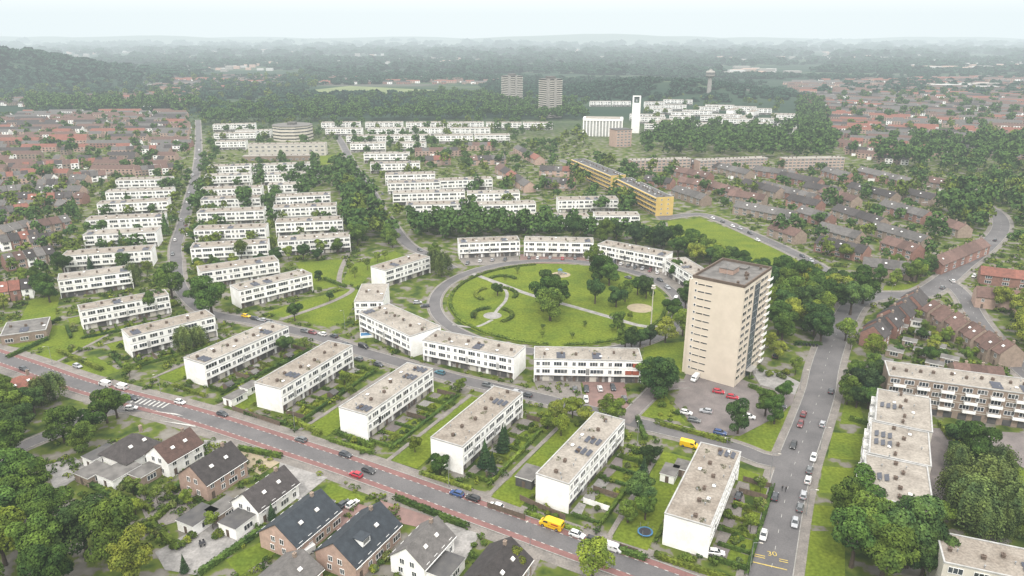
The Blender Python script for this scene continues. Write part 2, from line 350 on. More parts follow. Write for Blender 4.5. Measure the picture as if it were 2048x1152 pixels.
LW=[[(G(*p).x,G(*p).y) for p in l] for l in lawns]+[[(p.x,p.y) for p in ell(8,24)]]+[[(G(*p).x,G(*p).y) for p in l] for l in ([(1348,740),(1600,740),(1600,870),(1348,870)],[(1162,757),(1247,757),(1262,828),(1180,812)],[(1700,832),(2080,868),(2080,955),(1905,872),(1900,1000),(1860,1015)],[(310,1105),(420,1040),(520,1062),(400,1152),(330,1140)],[(560,925),(655,955),(600,1000),(545,985)],[(845,1030),(960,1068),(920,1140),(860,1110)],[(915,512),(1345,508),(1420,590),(1300,560),(915,535)])]
b=MB(); b.face([(p.x,p.y,.2) for p in ell(0,72)[:-1]]); struct('park_lawn',b.mesh('park_lawn',grass))
def path(pl,w,mat=pave,z=.16,name='path'):
    pts=resamp(smooth([G(*p) for p in pl]),2.); b=MB(); ribbon(b,pts,-w/2,w/2,z); struct(name,b.mesh(name,mat))
def disc(px,py,r,mat,z,name):
    c=G(px,py); b=MB(); b.face([(c.x+r*math.cos(t*math.pi/16),c.y+r*math.sin(t*math.pi/16),z) for t in range(32)]); struct(name,b.mesh(name,mat)); return c
path([(945,548),(1000,568),(1060,590),(1150,615),(1220,635),(1280,652),(1325,655)],3.,lpav,.215)
path([(905,650),(950,655),(985,640)],1.6,lpav,.22); path([(975,560),(1010,580),(1012,600),(995,620),(985,635)],1.6,lpav,.225)
path([(700,500),(682,540),(680,570),(705,580),(660,605),(560,640)],2.6,pave,.094); path([(80,742),(235,660)],1.5,pave,.09)
disc(1122,550,5.,sand,.23,'sandpit'); disc(1280,617,6,sand,.23,'sandpit'); disc(985,632,4.2,lpav,.235,'paved_circle')
flat=[('parking_lot',[(1372,748),(1440,742),(1500,765),(1590,790),(1585,806),(1560,830),(1480,872),(1400,868),(1348,805)],lotpv),
('paved_yard',[(1700,832),(1760,850),(2080,868),(2080,955),(1985,900),(1905,872),(1900,1000),(1860,1015),(1840,900)],lotpv),
('driveway',[(1162,757),(1247,757),(1262,828),(1180,812)],redpv),('driveway',[(1065,757),(1160,757),(1168,812),(1080,790)],pave),
('driveway',[(1040,508),(1195,508),(1200,527),(1040,527)],redpv),('driveway',[(915,515),(1038,512),(1040,527),(930,532)],pave),('driveway',[(1200,512),(1345,535),(1420,585),(1400,600),(1300,560),(1200,530)],pave)]
flat+=[('paved_yard',q,m) for q,m in (([(560,925),(655,955),(600,1000),(545,985)],lpav),([(310,1105),(420,1040),(520,1062),(400,1152),(330,1140)],lpav),([(845,1030),(960,1068),(920,1140),(860,1110)],lpav),([(690,1000),(760,1020),(700,1070),(640,1050)],redpv),
  ([(90,930),(150,915),(180,940),(110,985)],lpav),([(270,985),(370,980),(400,1030),(300,1060)],pave),([(375,880),(450,880),(480,900),(400,905)],lpav),([(760,1000),(880,1040),(860,1060),(770,1040)],redpv),([(470,895),(560,925),(520,950),(480,925)],sand),([(1000,1065),(1090,1100),(1050,1180),(960,1160)],pave),([(1500,735),(1560,745),(1600,765),(1590,790),(1520,770)],lpav))]
for i,(nm,q,m) in enumerate(flat): patch(nm,q,m,.0650+.0012*i)
# ------------------------------------------------------------------ shared facade meshes
def win_meshes(w,h,mull=1):
    f=MB(); t=.09
    f.box(-w/2,w/2,-.10,.05,0,t); f.box(-w/2,w/2,-.10,.05,h-t,h); f.box(-w/2,-w/2+t,-.10,.05,t,h-t); f.box(w/2-t,w/2,-.10,.05,t,h-t)
    for k in range(mull):
        x=-w/2+w*(k+1)/(mull+1); f.box(x-.05,x+.05,-.10,.05,t,h-t)
    p=MB(); p.face([(-w/2+t,-.04,t),(w/2-t,-.04,t),(w/2-t,-.04,h-t),(-w/2+t,-.04,h-t)])
    fm=f.mesh('window',frame); pm=p.mesh('pane',glass)
    g=MB(); g.v=f.v+[]; g.f=f.f+[]; g.m=[0]*len(f.f); g.face(p.v,1); cm=g.mesh('window',frame,glass)
    return fm,pm,cm
W_A=win_meshes(2.9,1.6,2); W_B=win_meshes(1.3,1.6,1); W_C=win_meshes(1.2,1.2,1); W_F=win_meshes(4.8,1.65,3); W_S=win_meshes(.8,1.,0)
def doorm(w,h,mat,name):
    d=MB(); d.box(-w/2,w/2,-.06,.05,0,h); d.box(-w/2+.12,w/2-.12,-.09,-.06,.15,h-.15); return d.mesh(name,mat)
D_W=doorm(1.,2.15,frame,'door'); D_D=doorm(1.,2.15,brown,'door'); D_G=doorm(2.5,2.15,offwh,'garage_door'); D_H=doorm(2.5,2.15,felt,'garage_door'); D_R=doorm(2.4,1.5,redp,'shutter'); D_P=doorm(1.2,2.4,wgrey,'facade_panel')
v=MB(); v.box(-.45,.45,-.35,.35,0,.75); v.box(-.55,.55,-.45,.45,.75,.85); v.tube((-.2,0,.85),(-.2,0,1.2),.12,.12,6); v.tube((.2,0,.85),(.2,0,1.1),.1,.1,6); VENT=v.mesh('roof_vent',brown)
v=MB(); v.tube((0,0,0),(0,0,.6),.1,.1,6); v.tube((0,0,.6),(0,0,.75),.22,.2,8); PIPE=v.mesh('vent_pipe',metal)
v=MB(); v.box(-.6,.6,-.5,.5,0,.25); v.box(-.5,.5,-.4,.4,.25,.38,1); SKY=v.mesh('skylight',conc,frame)
v=MB(); v.loft([[(-1.6,-.5,.12),(1.6,-.5,.12),(1.6,-.5,.18),(-1.6,-.5,.18)],[(-1.6,.5,.5),(1.6,.5,.5),(1.6,.5,.56),(-1.6,.5,.56)]]); v.box(-1.55,-1.5,.4,.45,0,.48,1); v.box(1.5,1.55,.4,.45,0,.48,1); PV=v.mesh('solar_panel',pvblue,metal)
MOSS=[quadmesh('roof_plants',lobes_leaves([(0,0,.0,.7),(.8,.4,0,.45),(-.7,.3,0,.4)],120,.12),leaf) for _ in range(2)]
def window(par,w,x,y,z,lod,rz=0.):
    if lod==0:
        a=ob('window',w[0],par,(x,y,z),rz); ob('pane',w[1],a)
    else: ob('window',w[2],par,(x,y,z),rz)
def slab(p1,p2,pw=None,w=11.3,h=9.,lod=1,fl=3,label='long white flat-roofed terrace block',wall=None,low=None,roofm=None,kind='w',name='terrace_block',cat='terraced building',zone=True,rear=True,pitch=None,world=False):
    a,c=(p1,p2) if world else (G(p1[0],p1[1],h),G(p2[0],p2[1],h)); d=c-a; L=d.length; d.normalize(); n=Vector((-d.y,d.x))
    if pw: w=abs((G(pw[0],pw[1],h)-a).dot(n))
    ang=math.atan2(d.y,d.x); cc=a+d*L/2+n*w/2
    addob(cc.x,cc.y,ang,L/2,w/2); r=thing(name,label,cat,cc.x,cc.y,ang,zone=zone)
    hl,hw=L/2,w/2; wall=wall or white; low=low or lowwl; roofm=roofm or (gravel if rnd.random()<.6 else gravd)
    fh=h/fl; rec=.9 if kind=='w' else 0.
    b=MB()
    if rec:
        b.box(-hl,hl,-hw,hw,fh*.93,h); b.box(-hl-.03,hl+.03,-hw-.03,-hw,fh*1.95,fh*1.95+.14,1)
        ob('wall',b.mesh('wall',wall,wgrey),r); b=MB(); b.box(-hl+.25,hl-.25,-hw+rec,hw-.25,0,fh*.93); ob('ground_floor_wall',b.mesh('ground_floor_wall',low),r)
        for s in (-hl,hl-.24): b=MB(); b.box(s,s+.24,-hw,hw,0,fh*.93-.004); ob('gable_wall',b.mesh('gable_wall',wall),r)
    else:
        b.box(-hl,hl,-hw,hw,0,h)
        bh=.1 if kind!='y' else .55
        for k in range(1,fl+(kind=='y')): b.box(-hl-.03,hl+.03,-hw-(.04 if kind!='y' else .9),-hw,fh*k-bh,fh*k+.1,1)
        ob('wall',b.mesh('wall',wall,offwh if kind!='y' else yell2),r)
    b=MB(); e=.1; t=.28
    b.box(-hl+t,hl-t,-hw+t,hw-t,h,h+.12,0)
    for q in ((-hl-e,hl+e,-hw-e,-hw+t),(-hl-e,hl+e,hw-t,hw+e),(-hl-e,-hl+t,-hw+t,hw-t),(hl-t,hl+e,-hw+t,hw-t)): b.box(*q,h,h+.32,1)
    rf=ob('roof',b.mesh('roof',roofm,wgrey),r)
    nu=max(2,round(L/(pitch or 6.2))); u=L/nu
    for i in range(nu):
        x=-hl+u*(i+.5)
        if kind=='w':
            flip=1 if i%2 else -1
            for f in (1,2):
                for sy,rz in ((-hw,0),(hw,math.pi)):
                    if sy>0 and not (lod==0 and rear): continue
                    if rnd.random()<.7: window(r,W_A,x-flip*1.15,sy,fh*f+.72,lod,rz)
                    else: window(r,W_F,x,sy,fh*f+.72,lod,rz); continue
                    window(r,W_B,x+flip*1.75,sy,fh*f+.72,lod,rz)
            if lod<2:
                y=-hw+rec; ob('garage_door',D_G if rnd.random()<.4 else D_H,r,(x-flip*1.2,y,.05)); ob('door',D_W if rnd.random()<.4 else D_D,r,(x+flip*1.6,y,.05))
                if lod==0 and rear: window(r,W_A,x,hw-.25,.7,0,math.pi)
                if lod==0 and rnd.random()<.3: ob('facade_panel',D_P,r,(x-flip*u*.5,-hw,fh+.2))
        else:
            for f in range(fl):
                if kind=='g' and f==0: ob('garage_door',D_H,r,(x,-hw,.05)); continue
                window(r,W_F if kind=='y' else W_A,x,-hw,fh*f+.85,max(lod,1))
        if lod<2:
            ob('roof_vent',VENT,r,(x+rnd.uniform(-1,1),rnd.uniform(-1.5,1.5),h+.12),rnd.choice([0,1.57]))
            for q in range(2 if lod==0 else 1): ob('vent_pipe',PIPE,r,(x+rnd.uniform(-2.5,2.5),rnd.uniform(-hw+1,hw-1),h+.12))
            if rnd.random()<.4: ob('skylight',SKY,r,(x+1.5,rnd.choice([-2.6,2.6]),h+.12))
            if rnd.random()<.2:
                for q in range(3): ob('solar_panel',PV,r,(x,-hw+1.6+q*1.7,h+.12))
            if lod==0 and rnd.random()<.5: ob('roof_plants',rnd.choice(MOSS),r,(x+rnd.uniform(-2,2),rnd.uniform(-hw+1.5,hw-1.5),h+.1),rnd.uniform(0,6),col=(.08,.09,.035))
        elif rnd.random()<.7: ob('roof_vent',VENT,r,(x,0,h+.12))
    return r,cc,ang,L,w
near=[((160,623),(338,590),(122,617)),((258,675),(430,633),(207,668)),((408,729),(577,654),(353,722)),((561,779),(705,692),(498,772)),((733,831),(866,738),(667,822)),((925,895),(1046,787),(856,880)),((1138,970),(1250,841),(1073,947)),((1422,1055),(1482,905),(1329,1028))]
NB=[slab(a,b_,c,lod=0) for a,b_,c in near]
slab((478,582),(624,548),w=10.5,lod=0); slab((400,545),(558,522),w=11.5,lod=1); slab((380,497),(535,488),w=11.5); slab((555,483),(700,474),w=11.5)
T3=slab((717,625),(820,674),(762,601),lod=0); T4=slab((845,681),(1027,716),w=11.3,lod=0); T5=slab((1068,719),(1285,723),w=11.3,lod=0); T2=slab((708,604),(766,603),w=24,lod=1); T1=slab((770,542),(860,514),w=11,lod=1)
for i in range(3): ob('shutter',D_R,T5[0],(T5[3]/2-2.2-(i==2)*2.6,-T5[4]/2-.1,3.6+(i%2)*3))
slab((918,487),(1040,482),w=11,lod=0,rear=False); slab((1048,483),(1187,486),w=11,lod=0,rear=False); slab((1195,489),(1328,514),w=11,lod=0,rear=False); slab((1332,518),(1392,556),w=11,lod=0,rear=False)
for q in [((387,461),(530,456)),((550,446),(685,440)),((393,426),(527,421)),((545,417),(672,412)),((230,361),(340,358)),((210,385),(343,380)),((193,409),(335,402)),((170,441),(325,434)),((165,471),(312,464)),((122,513),(302,501)),((115,562),(262,543)),
  ((408,353),(500,350)),((415,334),(500,331)),((505,332),(632,327)),((535,371),(600,369)),((400,380),(522,376)),((400,400),(520,396)),((545,395),(660,390)),((520,350),(640,347)),
  ((727,308),(818,307)),((775,367),(880,364)),((770,350),(870,348)),((880,362),(985,358)),((785,388),(930,384)),((812,411),(932,408)),((935,388),(1040,386)),((950,411),(1072,408)),((1117,401),(1237,399)),((1007,436),(1100,434)),((1110,436),(1180,434)),((1190,432),(1280,432)),((740,328),(840,326))]: slab(*q,w=12,lod=1)
for q in [((642,246),(720,245)),((730,246),(806,245)),((812,246),(890,245)),((895,246),(968,245)),((972,246),(1043,246)),((1046,246),(1105,246)),((650,258),(722,258)),((735,258),(810,257)),((818,257),(890,257)),((900,257),(980,257)),((692,273),(775,272)),((778,272),(862,271)),((868,272),(946,271)),((950,271),(1020,270)),((700,288),(770,287)),((790,287),(850,287)),((425,250),(510,248)),((427,268),(510,266)),((430,284),(490,283)),((470,262),(540,261))]: slab(*q,w=14,lod=2)
for q in [((1225,203),(1262,203)),((1180,203),(1222,203)),((1290,204),(1330,204)),((880,198),(920,198))]: slab(*q,w=11,lod=2)
for i in range(44):
    px=rnd.uniform(1290,1600); py=rnd.uniform(204,256)+(px-1440)*.05; c=G(px,py,9); a=R(rnd.choice([-12,-12,-12,60])); L=rnd.uniform(30,55); d=Vector((math.cos(a),math.sin(a)))*L/2
    if free(c.x,c.y,14): slab(c-d,c+d,w=11,lod=2,world=True)
slab((495,290),(650,288),w=14,h=12,lod=2,wall=offwh,kind='f',label='long brown grey school building with flat roof',name='school_building',cat='school',zone=False); slab((485,313),(625,311),w=10,h=5,fl=1,lod=2,wall=brickb,kind='f',label='low brown annex in front of the school',name='school_annex',cat='school',zone=False)
def prismb(px,py,rad,h,n,label,wall,name):
    c=G(px,py); r=thing(name,label,'building',c.x,c.y,0,zone=False); addob(c.x,c.y,0,rad,rad); b=MB(); pts=[(rad*math.cos(2*math.pi*k/n+.2),rad*math.sin(2*math.pi*k/n+.2)) for k in range(n)]
    b.loft([[(x,y,0) for x,y in pts],[(x,y,h) for x,y in pts]]); ob('wall',b.mesh('wall',wall),r)
    for f in range(4):
        b=MB(); z=2.2+f*h/4.4; b.loft([[(x*1.01,y*1.01,z) for x,y in pts],[(x*1.01,y*1.01,z+1.3) for x,y in pts]],cap=False); ob('window_band',b.mesh('window_band',glass),r)
    b=MB(); b.loft([[(x*1.03,y*1.03,h) for x,y in pts],[(x*1.03,y*1.03,h+.6) for x,y in pts]]); b.box(-5,5,-4,4,h+.6,h+3.5); ob('roof',b.mesh('roof',felt2),r)
prismb(587,278,24,17,9,'round beige building with window bands behind the brown school',beige2,'round_building')
for q,lab in ((((1143,319),(1222,352)),'far half of the long yellow flats with dark roof'),(((1232,357),(1313,396)),'near half of the long yellow flats with ochre end wall')):
    t=slab(*q,w=13,h=13,fl=4,wall=yell,kind='y',roofm=felt,pitch=5,lod=1,label=lab,name='yellow_flats',cat='apartment block',zone=False); b=MB(); b.box(t[3]/2+.05,t[3]/2+.3,-6.6,6.6,0,13.4); ew=ob('end_wall',b.mesh('end_wall',yell2),t[0])
    for f in range(4):
        for yy in (-2.5,2.5): ob('window',W_C[2],ew,(t[3]/2+.3,yy,3.25*f+1.2),math.pi/2)
for q in [((1265,322),(1382,318)),((1400,322),(1536,316)),((1570,318),(1690,316))]: slab(*q,w=11,h=11,fl=4,lod=2,wall=brickp,kind='f',pitch=4,roofm=gravd,name='brick_flats',cat='apartment block',label='pinkish brick flats with pale roof')
def balconies(t,n,fl,h):
    r,cc,ang,L,w=t; b=MB(); b.box(-1.9,1.9,-1.3,0,0,.15); b.box(-1.9,1.9,-1.3,-1.22,.15,1.1); b.box(-1.9,-1.82,-1.22,0,.15,1.1); b.box(1.82,1.9,-1.22,0,.15,1.1); me=b.mesh('balcony',frame)
    for i in range(n):
        for f in range(1,fl): ob('balcony',me,r,(-L/2+L*(i+.5)/n,-w/2-.04,h/fl*f))
for i,(a,b_) in enumerate([((1755,778),(1750,842)),((1742,843),(1738,907)),((1730,909),(1731,992))]):
    t=slab(a,b_,w=15,h=12,fl=4,wall=offwh,kind='f',pitch=4.4,roofm=gravd,lod=1,name='stepped_flats',cat='apartment block',zone=False,label=['farthest','middle','nearest'][i]+' of the three stepped cream flats with white balconies'); balconies(t,3,4,12)
t=slab((1778,752),(2075,792),w=12.5,h=12,fl=4,wall=brickb,kind='g',pitch=4.4,roofm=gravd,lod=1,name='balcony_flats',cat='apartment block',zone=False,label='long brown four-storey flats with balconies and dark garage doors'); balconies(t,6,4,12)
t=slab((1888,1126),(2100,1172),(1868,1062),h=12,fl=4,wall=offwh,kind='f',pitch=4.4,roofm=gravel,lod=1,name='corner_flats',cat='apartment block',zone=False,label='cream flats with mossy gravel roof in the bottom right corner')
slab((0,673),(92,660),w=16,h=4,fl=1,wall=brickb,kind='f',roofm=felt2,lod=1,name='bungalow',cat='house',zone=False,label='flat brown-roofed bungalow at the left edge')
# ------------------------------------------------------------------ tower
def tower():
    S,W,E=G(1467,775),G(1372,745),G(1522,723); d=(E-S).normalized(); L=27.; n=Vector((-d.y,d.x)); w=19.; h=38.; c=S+d*L/2+n*w/2; ang=math.atan2(d.y,d.x)
    addob(c.x,c.y,ang,L/2+1,w/2+1); r=thing('apartment_tower','tall beige apartment tower with blue glass stair strip beside the round park','tower block',c.x,c.y,ang,zone=False); hl,hw=L/2,w/2
    b=MB(); b.box(-hl,hl,-hw,hw,0,h); b.box(-hl+.8,hl-.8,hw,hw+1.5,0,h-1)
    ob('wall',b.mesh('wall',beige),r)
    b=MB(); b.box(-2.6,2.2,-hw-.08,-hw,1,h-2); st=ob('stair_glass',b.mesh('stair_glass',dglass),r)
    fh=2.75
    b=MB()
    for f in range(14): b.box(-2.7,2.3,-hw-.16,-hw-.08,1+fh*f-.12,1+fh*f+.12)
    for x in (-2.7,-1.1,.6,2.2): b.box(x,x+.1,-hw-.18,-hw-.08,1,h-2)
    ob('mullion',b.mesh('mullion',metal),st)
    b=MB(); b.box(-hl-.02,-3.,-hw-.05,-hw,h-1.2,h-.2); b.box(2.6,hl+.02,-hw-.05,-hw,h-1.2,h-.2); ob('cornice_band',b.mesh('cornice_band',beige2),r)
    b=MB(); b.box(-1.6,1.6,-.1,0,0,.1,0); b.box(-1.6,1.6,-.1,0,1.4,1.5,0); b.box(-1.5,1.5,-.05,0,.1,1.4,1); b.box(-.05,.05,-.1,-.05,.1,1.4,0); wm=b.mesh('window',beige2,glass)
    b=MB(); b.box(-1.2,1.2,-.06,0,0,.45,0); b.box(-1.25,1.25,-.12,0,.45,.55,1); sm=b.mesh('strip_window',glass,beige2)
    b=MB(); b.box(-1.7,1.7,-1.1,0,0,.12); b.box(-1.7,1.7,-1.1,-1.02,.12,1.05); bal=b.mesh('balcony',frame)
    for f in range(13):
        z=2.3+fh*f
        for x in (-hl+2.8,-hl+7.4): ob('window',wm,r,(x,-hw,z))
        for x in (4.9,8.7): ob('window',wm,r,(x,-hw,z))
        ob('balcony',bal,r,(11.6,-hw-.01,z-.9))
        ob('strip_window',sm,r,(-hl,3.2,z+.5),-math.pi/2); ob('window',W_S[2],r,(-hl,hw-1.5,z+.4),-math.pi/2)
        ob('strip_window',sm,r,(-hl,6.0,z+.5),-math.pi/2)
    b=MB(); t=.4
    b.box(-hl+t,hl-t,-hw+t,hw-t,h,h+.1,0)
    for q in ((-hl-.1,hl+.1,-hw-.1,-hw+t),(-hl-.1,hl+.1,hw-t,hw+.1),(-hl-.1,-hl+t,-hw+t,hw-t),(hl-t,hl+.1,-hw+t,hw-t)): b.box(*q,h,h+1.,1)
    rf=ob('roof',b.mesh('roof',felt2,brown),r)
    b=MB(); b.box(-3.5,2.5,-2.4,2.8,0,1.8); b.box(-3.7,2.7,-2.6,3.,1.8,2.,1); ob('plant_room',b.mesh('plant_room',brickp,felt2),rf,(1,1.5,h+.1))
    b=MB(); b.box(-2,2,-1.5,1.5,0,.6); ob('roof_hatch',b.mesh('roof_hatch',felt2),rf,(8,-1,h+.1))
    b=MB(); b.tube((0,0,0),(0,0,6),.08,.04,5); b.tube((-.8,0,4.5),(.8,0,4.5),.04,.04,4); b.tube((-.5,0,5.2),(.5,0,5.2),.04,.04,4); ob('antenna',b.mesh('antenna',metal),rf,(-6,0,h+.1))
    for q in range(6): ob('roof_vent',VENT,rf,(rnd.uniform(-11,11),rnd.uniform(-7,-4),h+.1))
    b=MB(); b.box(-3,3,-2.2,0,2.8,3.05); b.tube((-2.7,-2,0),(-2.7,-2,2.8),.12,.12); b.tube((2.7,-2,0),(2.7,-2,2.8),.12,.12); b.box(-2,2,-.1,0,0,2.6,1); ob('entrance_canopy',b.mesh('entrance_canopy',conc,dglass),r,(-.3,-hw-.16,0))
tower()
def highrise(px,py,w,d,h,ang,label,fl):
    c=G(px,py); r=thing('highrise',label,'tower block',c.x,c.y,R(ang),zone=False); addob(c.x,c.y,R(ang),w/2,d/2)
    b=MB(); b.box(-w/2,w/2,-d/2,d/2,0,h); ob('wall',b.mesh('wall',felt),r); fh=h/fl
    for f in range(fl):
        b=MB(); b.box(-w/2-.9,w/2+.9,-d/2-.9,d/2+.9,f*fh+.2,f*fh+1.5); ob('balcony_band',b.mesh('balcony_band',offwh),r)
    b=MB(); b.box(-w/2-1.2,-w/2+2.5,-d/2-1.2,-d/2+3,0,h+1); b.box(-2,2.5,-d/2-1.4,-d/2-.95,0,h+1); ob('stair_shaft',b.mesh('stair_shaft',conc),r)
    b=MB(); b.box(-w/2-1,w/2+1,-d/2-1,d/2+1,h,h+.7); b.box(-6,6,-5,5,h+.7,h+4.2); ob('roof',b.mesh('roof',felt2),r)
highrise(1100,234,25,24,57,32,'nearer of the two banded highrise towers behind the white rows',18)
highrise(1024,208,28,26,50,32,'farther left of the two banded highrise towers behind the white rows',16)
c=G(1205,270); r=thing('church_hall','white box-shaped church hall with thin columns','church',c.x,c.y,R(-8),zone=False); addob(c.x,c.y,0,28,20)
b=MB(); b.box(-24,24,-14,14,0,19); ob('wall',b.mesh('wall',wgrey),r)
for i in range(13):
    b=MB(); b.box(-.7,.7,-.9,0,0,19.2); ob('column',b.mesh('column',white),r,(-24+4*i,-14,0))
b=MB(); b.box(-25,25,-15,15,19.2,21.4); b.box(-22,22,-12,12,21.4,22,1); ob('roof',b.mesh('roof',white,gravd),r)
c=G(1270,266); r=thing('bell_tower','tall thin white slab bell tower beside the church hall','tower',c.x,c.y,R(-8),zone=False); addob(c.x,c.y,0,7,7)
b=MB(); b.box(-5.2,5.2,-1.8,1.8,0,38); b.box(-5.2,-3.4,-1.8,1.8,38,46); b.box(3.4,5.2,-1.8,1.8,38,46); b.box(-5.2,5.2,-1.8,1.8,46,47); ob('wall',b.mesh('wall',white),r)
b=MB(); b.tube((0,0,40),(0,0,42.5),1.6,.7,8); b.box(-3.4,3.4,-.1,.1,43,43.3); ob('bell',b.mesh('bell',metal),r)
r=thing('water_tower','grey water tower with round tank above the wooded hill','water tower',389,1480,zone=False)
b=MB(); ring=lambda rr,z:[(rr*math.cos(k*math.pi/8),rr*math.sin(k*math.pi/8),z) for k in range(16)]
b.loft([ring(4.5,0),ring(3.8,43)]); ob('shaft',b.mesh('shaft',conc),r)
b=MB(); b.loft([ring(3.8,41),ring(8,44.5),ring(8.8,46),ring(8.8,53),ring(7,54.5),ring(3,55.5)]); tk=ob('tank',b.mesh('tank',conc),r)
b=MB(); b.loft([ring(8.9,48.4),ring(8.9,50.4)],cap=False); ob('window_band',b.mesh('window_band',glass),tk); b=MB(); b.loft([ring(3,55.5),ring(2.6,58)]); b.tube((0,0,58),(0,0,63),.2,.1,5); ob('lantern',b.mesh('lantern',conc),tk)
c=G(1240,292); r=thing('brick_apartment_building','reddish brick apartment building right of the church hall','building',c.x,c.y,R(20),zone=False); addob(c.x,c.y,0,12,12)
b=MB(); b.box(-10,10,-8,8,0,19); ob('wall',b.mesh('wall',brickp),r); b=MB(); b.box(-10.3,10.3,-8.3,8.3,19,19.6); ob('roof',b.mesh('roof',felt),r)
for f in range(6):
    for x in (-7,-2.4,2.4,7): ob('window',W_A[2],r,(x,-8,f*3.1+1))
# ------------------------------------------------------------------ pitched roof houses
HM={}
def house_mesh(L,W,hw,hr,wm,rm,hip=False):
    key=(round(L,1),round(W,1),hw,hr,wm.name,rm.name,hip)
    if key in HM: return HM[key]
    a,c=L/2,W/2; b=MB()
    if hip: b.box(-a,a,-c,c,0,hw)
    else: b.loft([[(-a,-c,0),(-a,c,0),(-a,c,hw),(-a,0,hw+hr),(-a,-c,hw)],[(a,-c,0),(a,c,0),(a,c,hw),(a,0,hw+hr),(a,-c,hw)]])
    wl=b.mesh('wall',wm); b=MB(); o=.45; k=hr/c; t=.18
    if hip:
        i=min(c,a)*.9; z0=hw-.05; A=[(-a-o,-c-o,z0),(a+o,-c-o,z0),(a+o,c+o,z0),(-a-o,c+o,z0)]; r0=(-a+i,0,hw+hr); r1=(a-i,0,hw+hr)
        b.face([A[0],A[1],r1,r0]); b.face([A[1],A[2],r1]); b.face([A[2],A[3],r0,r1]); b.face([A[3],A[0],r0]); b.face(A[::-1])
    else:
        e=[(-(c+o),hw-o*k+.03),(0,hw+hr+.03),(c+o,hw-o*k+.03),(c+o,hw-o*k+.03+t),(0,hw+hr+.03+t),(-(c+o),hw-o*k+.03+t)]
        x0,x1=-a-(.3 if L>9 else 0),a+(.3 if L>9 else 0); i=len(b.v)
        for x in (x0,x1): b.v+=[(x,y,z) for y,z in e]
        for k2 in range(6): q=(k2+1)%6; b.f.append((i+k2,i+q,i+6+q,i+6+k2)); b.m.append(0)
        for o_ in (0,6): b.f+=[(i+o_,i+o_+1,i+o_+4,i+o_+5),(i+o_+1,i+o_+2,i+o_+3,i+o_+4)]; b.m+=[0,0]
    HM[key]=(wl,b.mesh('roof',rm)); return HM[key]
v=MB(); v.box(-.4,.4,-.35,.35,-1,.9); v.box(-.46,.46,-.41,.41,.9,1.); v.tube((0,0,1),(0,0,1.35),.13,.11,6); CHM=v.mesh('chimney',brickb)
def house(x,y,ang,L,W,hw,hr,wm,rm,hip=False,label='house',lod=1,name='row_house',cat='house',zone=True,dorm=False):
    r=thing(name,label,cat,x,y,ang,zone=zone); wl,rf=house_mesh(L,W,hw,hr,wm,rm,hip); ob('wall',wl,r); ro=ob('roof',rf,r)
    ob('chimney',CHM,ro,(L*.3,0,hw+hr+.1))
    if rnd.random()<.35 and lod: ob('skylight',SKY,ro,(0,-W/4,hw+hr/2+.15)).rotation_euler=(math.atan2(hr,W/2),0,0)
    if lod==2: ob('window',W_A[2],r,(0,-W/2,.9)); ob('window',W_A[2],r,(0,-W/2,3.4)); return r
    n=max(1,int(L/3.2))
    for i in range(n):
        xx=-L/2+L*(i+.5)/n
        for s,rz in ((-1,0),(1,math.pi)):
            if not(i==0): window(r,W_A if i%2==0 and L>9 else W_B,xx,s*W/2,.9,lod,rz)
            if hw>4.5: window(r,W_B,xx,s*W/2,3.2,lod,rz)
        if i==0: ob('door',D_D,r,(xx,-W/2,.02))
    if not hip and lod==0:
        for q in ((-1.9,.9),(1.9,.9),(-1.4,hw-1.2),(1.4,hw-1.2)): window(r,W_B,-L/2,q[0],q[1],lod,-math.pi/2)
    if lod==0:
        for q in (-.18,.18): ob('skylight',SKY,ro,(L*q,-W/4,hw+hr/2+.15)).rotation_euler=(math.atan2(hr,W/2),0,0)
        if not hip:
            for s in (-1,1): b=MB(); b.tube((-L/2-.3,s*(W/2+.52),hw-.42),(L/2+.3,s*(W/2+.52),hw-.42),.09,.09,6); ob('gutter',b.mesh('gutter',frame),ro)
    if dorm:
        b=MB(); b.box(-1.4,1.4,-1.6,1.2,0,1.7); b.box(-1.6,1.6,-1.8,1.3,1.7,1.85,1); b.box(-1.1,1.1,-1.66,-1.6,.5,1.4,2); ob('dormer',b.mesh('dormer',frame,tile_s,glass),ro,(-L*.15,-W/4,hw+hr*.35))
    addob(x,y,ang,L/2,W/2); return r
U=math.atan2(.889,.457)
for (px,py,L,W,hw,hr,wm,rm,hip,lab,dm) in [
 (262,886,12.5,12,3.6,4.8,white,tile_d,True,'white house with dark pyramid roof left of the main road',0),(348,895,12,9.5,5.2,3.8,white,tile_b,False,'white house with red-brown gable roof',0),
 (425,932,14,11,5.4,4.2,brickp,tile_d,False,'pinkish brick house with dark brown gable roof',0),(530,977,14.5,9.5,4.6,3.8,white,tile_d,False,'white house with dark roof and flat white annex',0),
 (600,1035,16,12,4.6,4.2,brickp,tile_s,False,'brick house with wide slate-blue gable roof',0),(717,1068,17.5,12,4.6,4.4,brickp,tile_s,False,'brick house with slate-blue roof and dormer',1),
 (845,1084,13,9.5,4.6,3.8,white,tile_g,False,'small white house with grey-brown roof beside driveway',0),(993,1132,14,11,4.4,4,brickb,tile_d,False,'dark-roofed house cut by the bottom edge',0),
 (566,1142,13,11,3.5,3,brickp,tile_g,False,'low grey-roofed house at the bottom edge',0),(35,768,13,11,4.5,3.6,brickr,tile_r,True,'red brick house with red hipped roof at the left edge',0)]:
    p=G(px,py,5.5); house(p.x,p.y,U,L,W,hw,hr,wm,rm,hip,lab,0,'detached_house','house',False,dm)
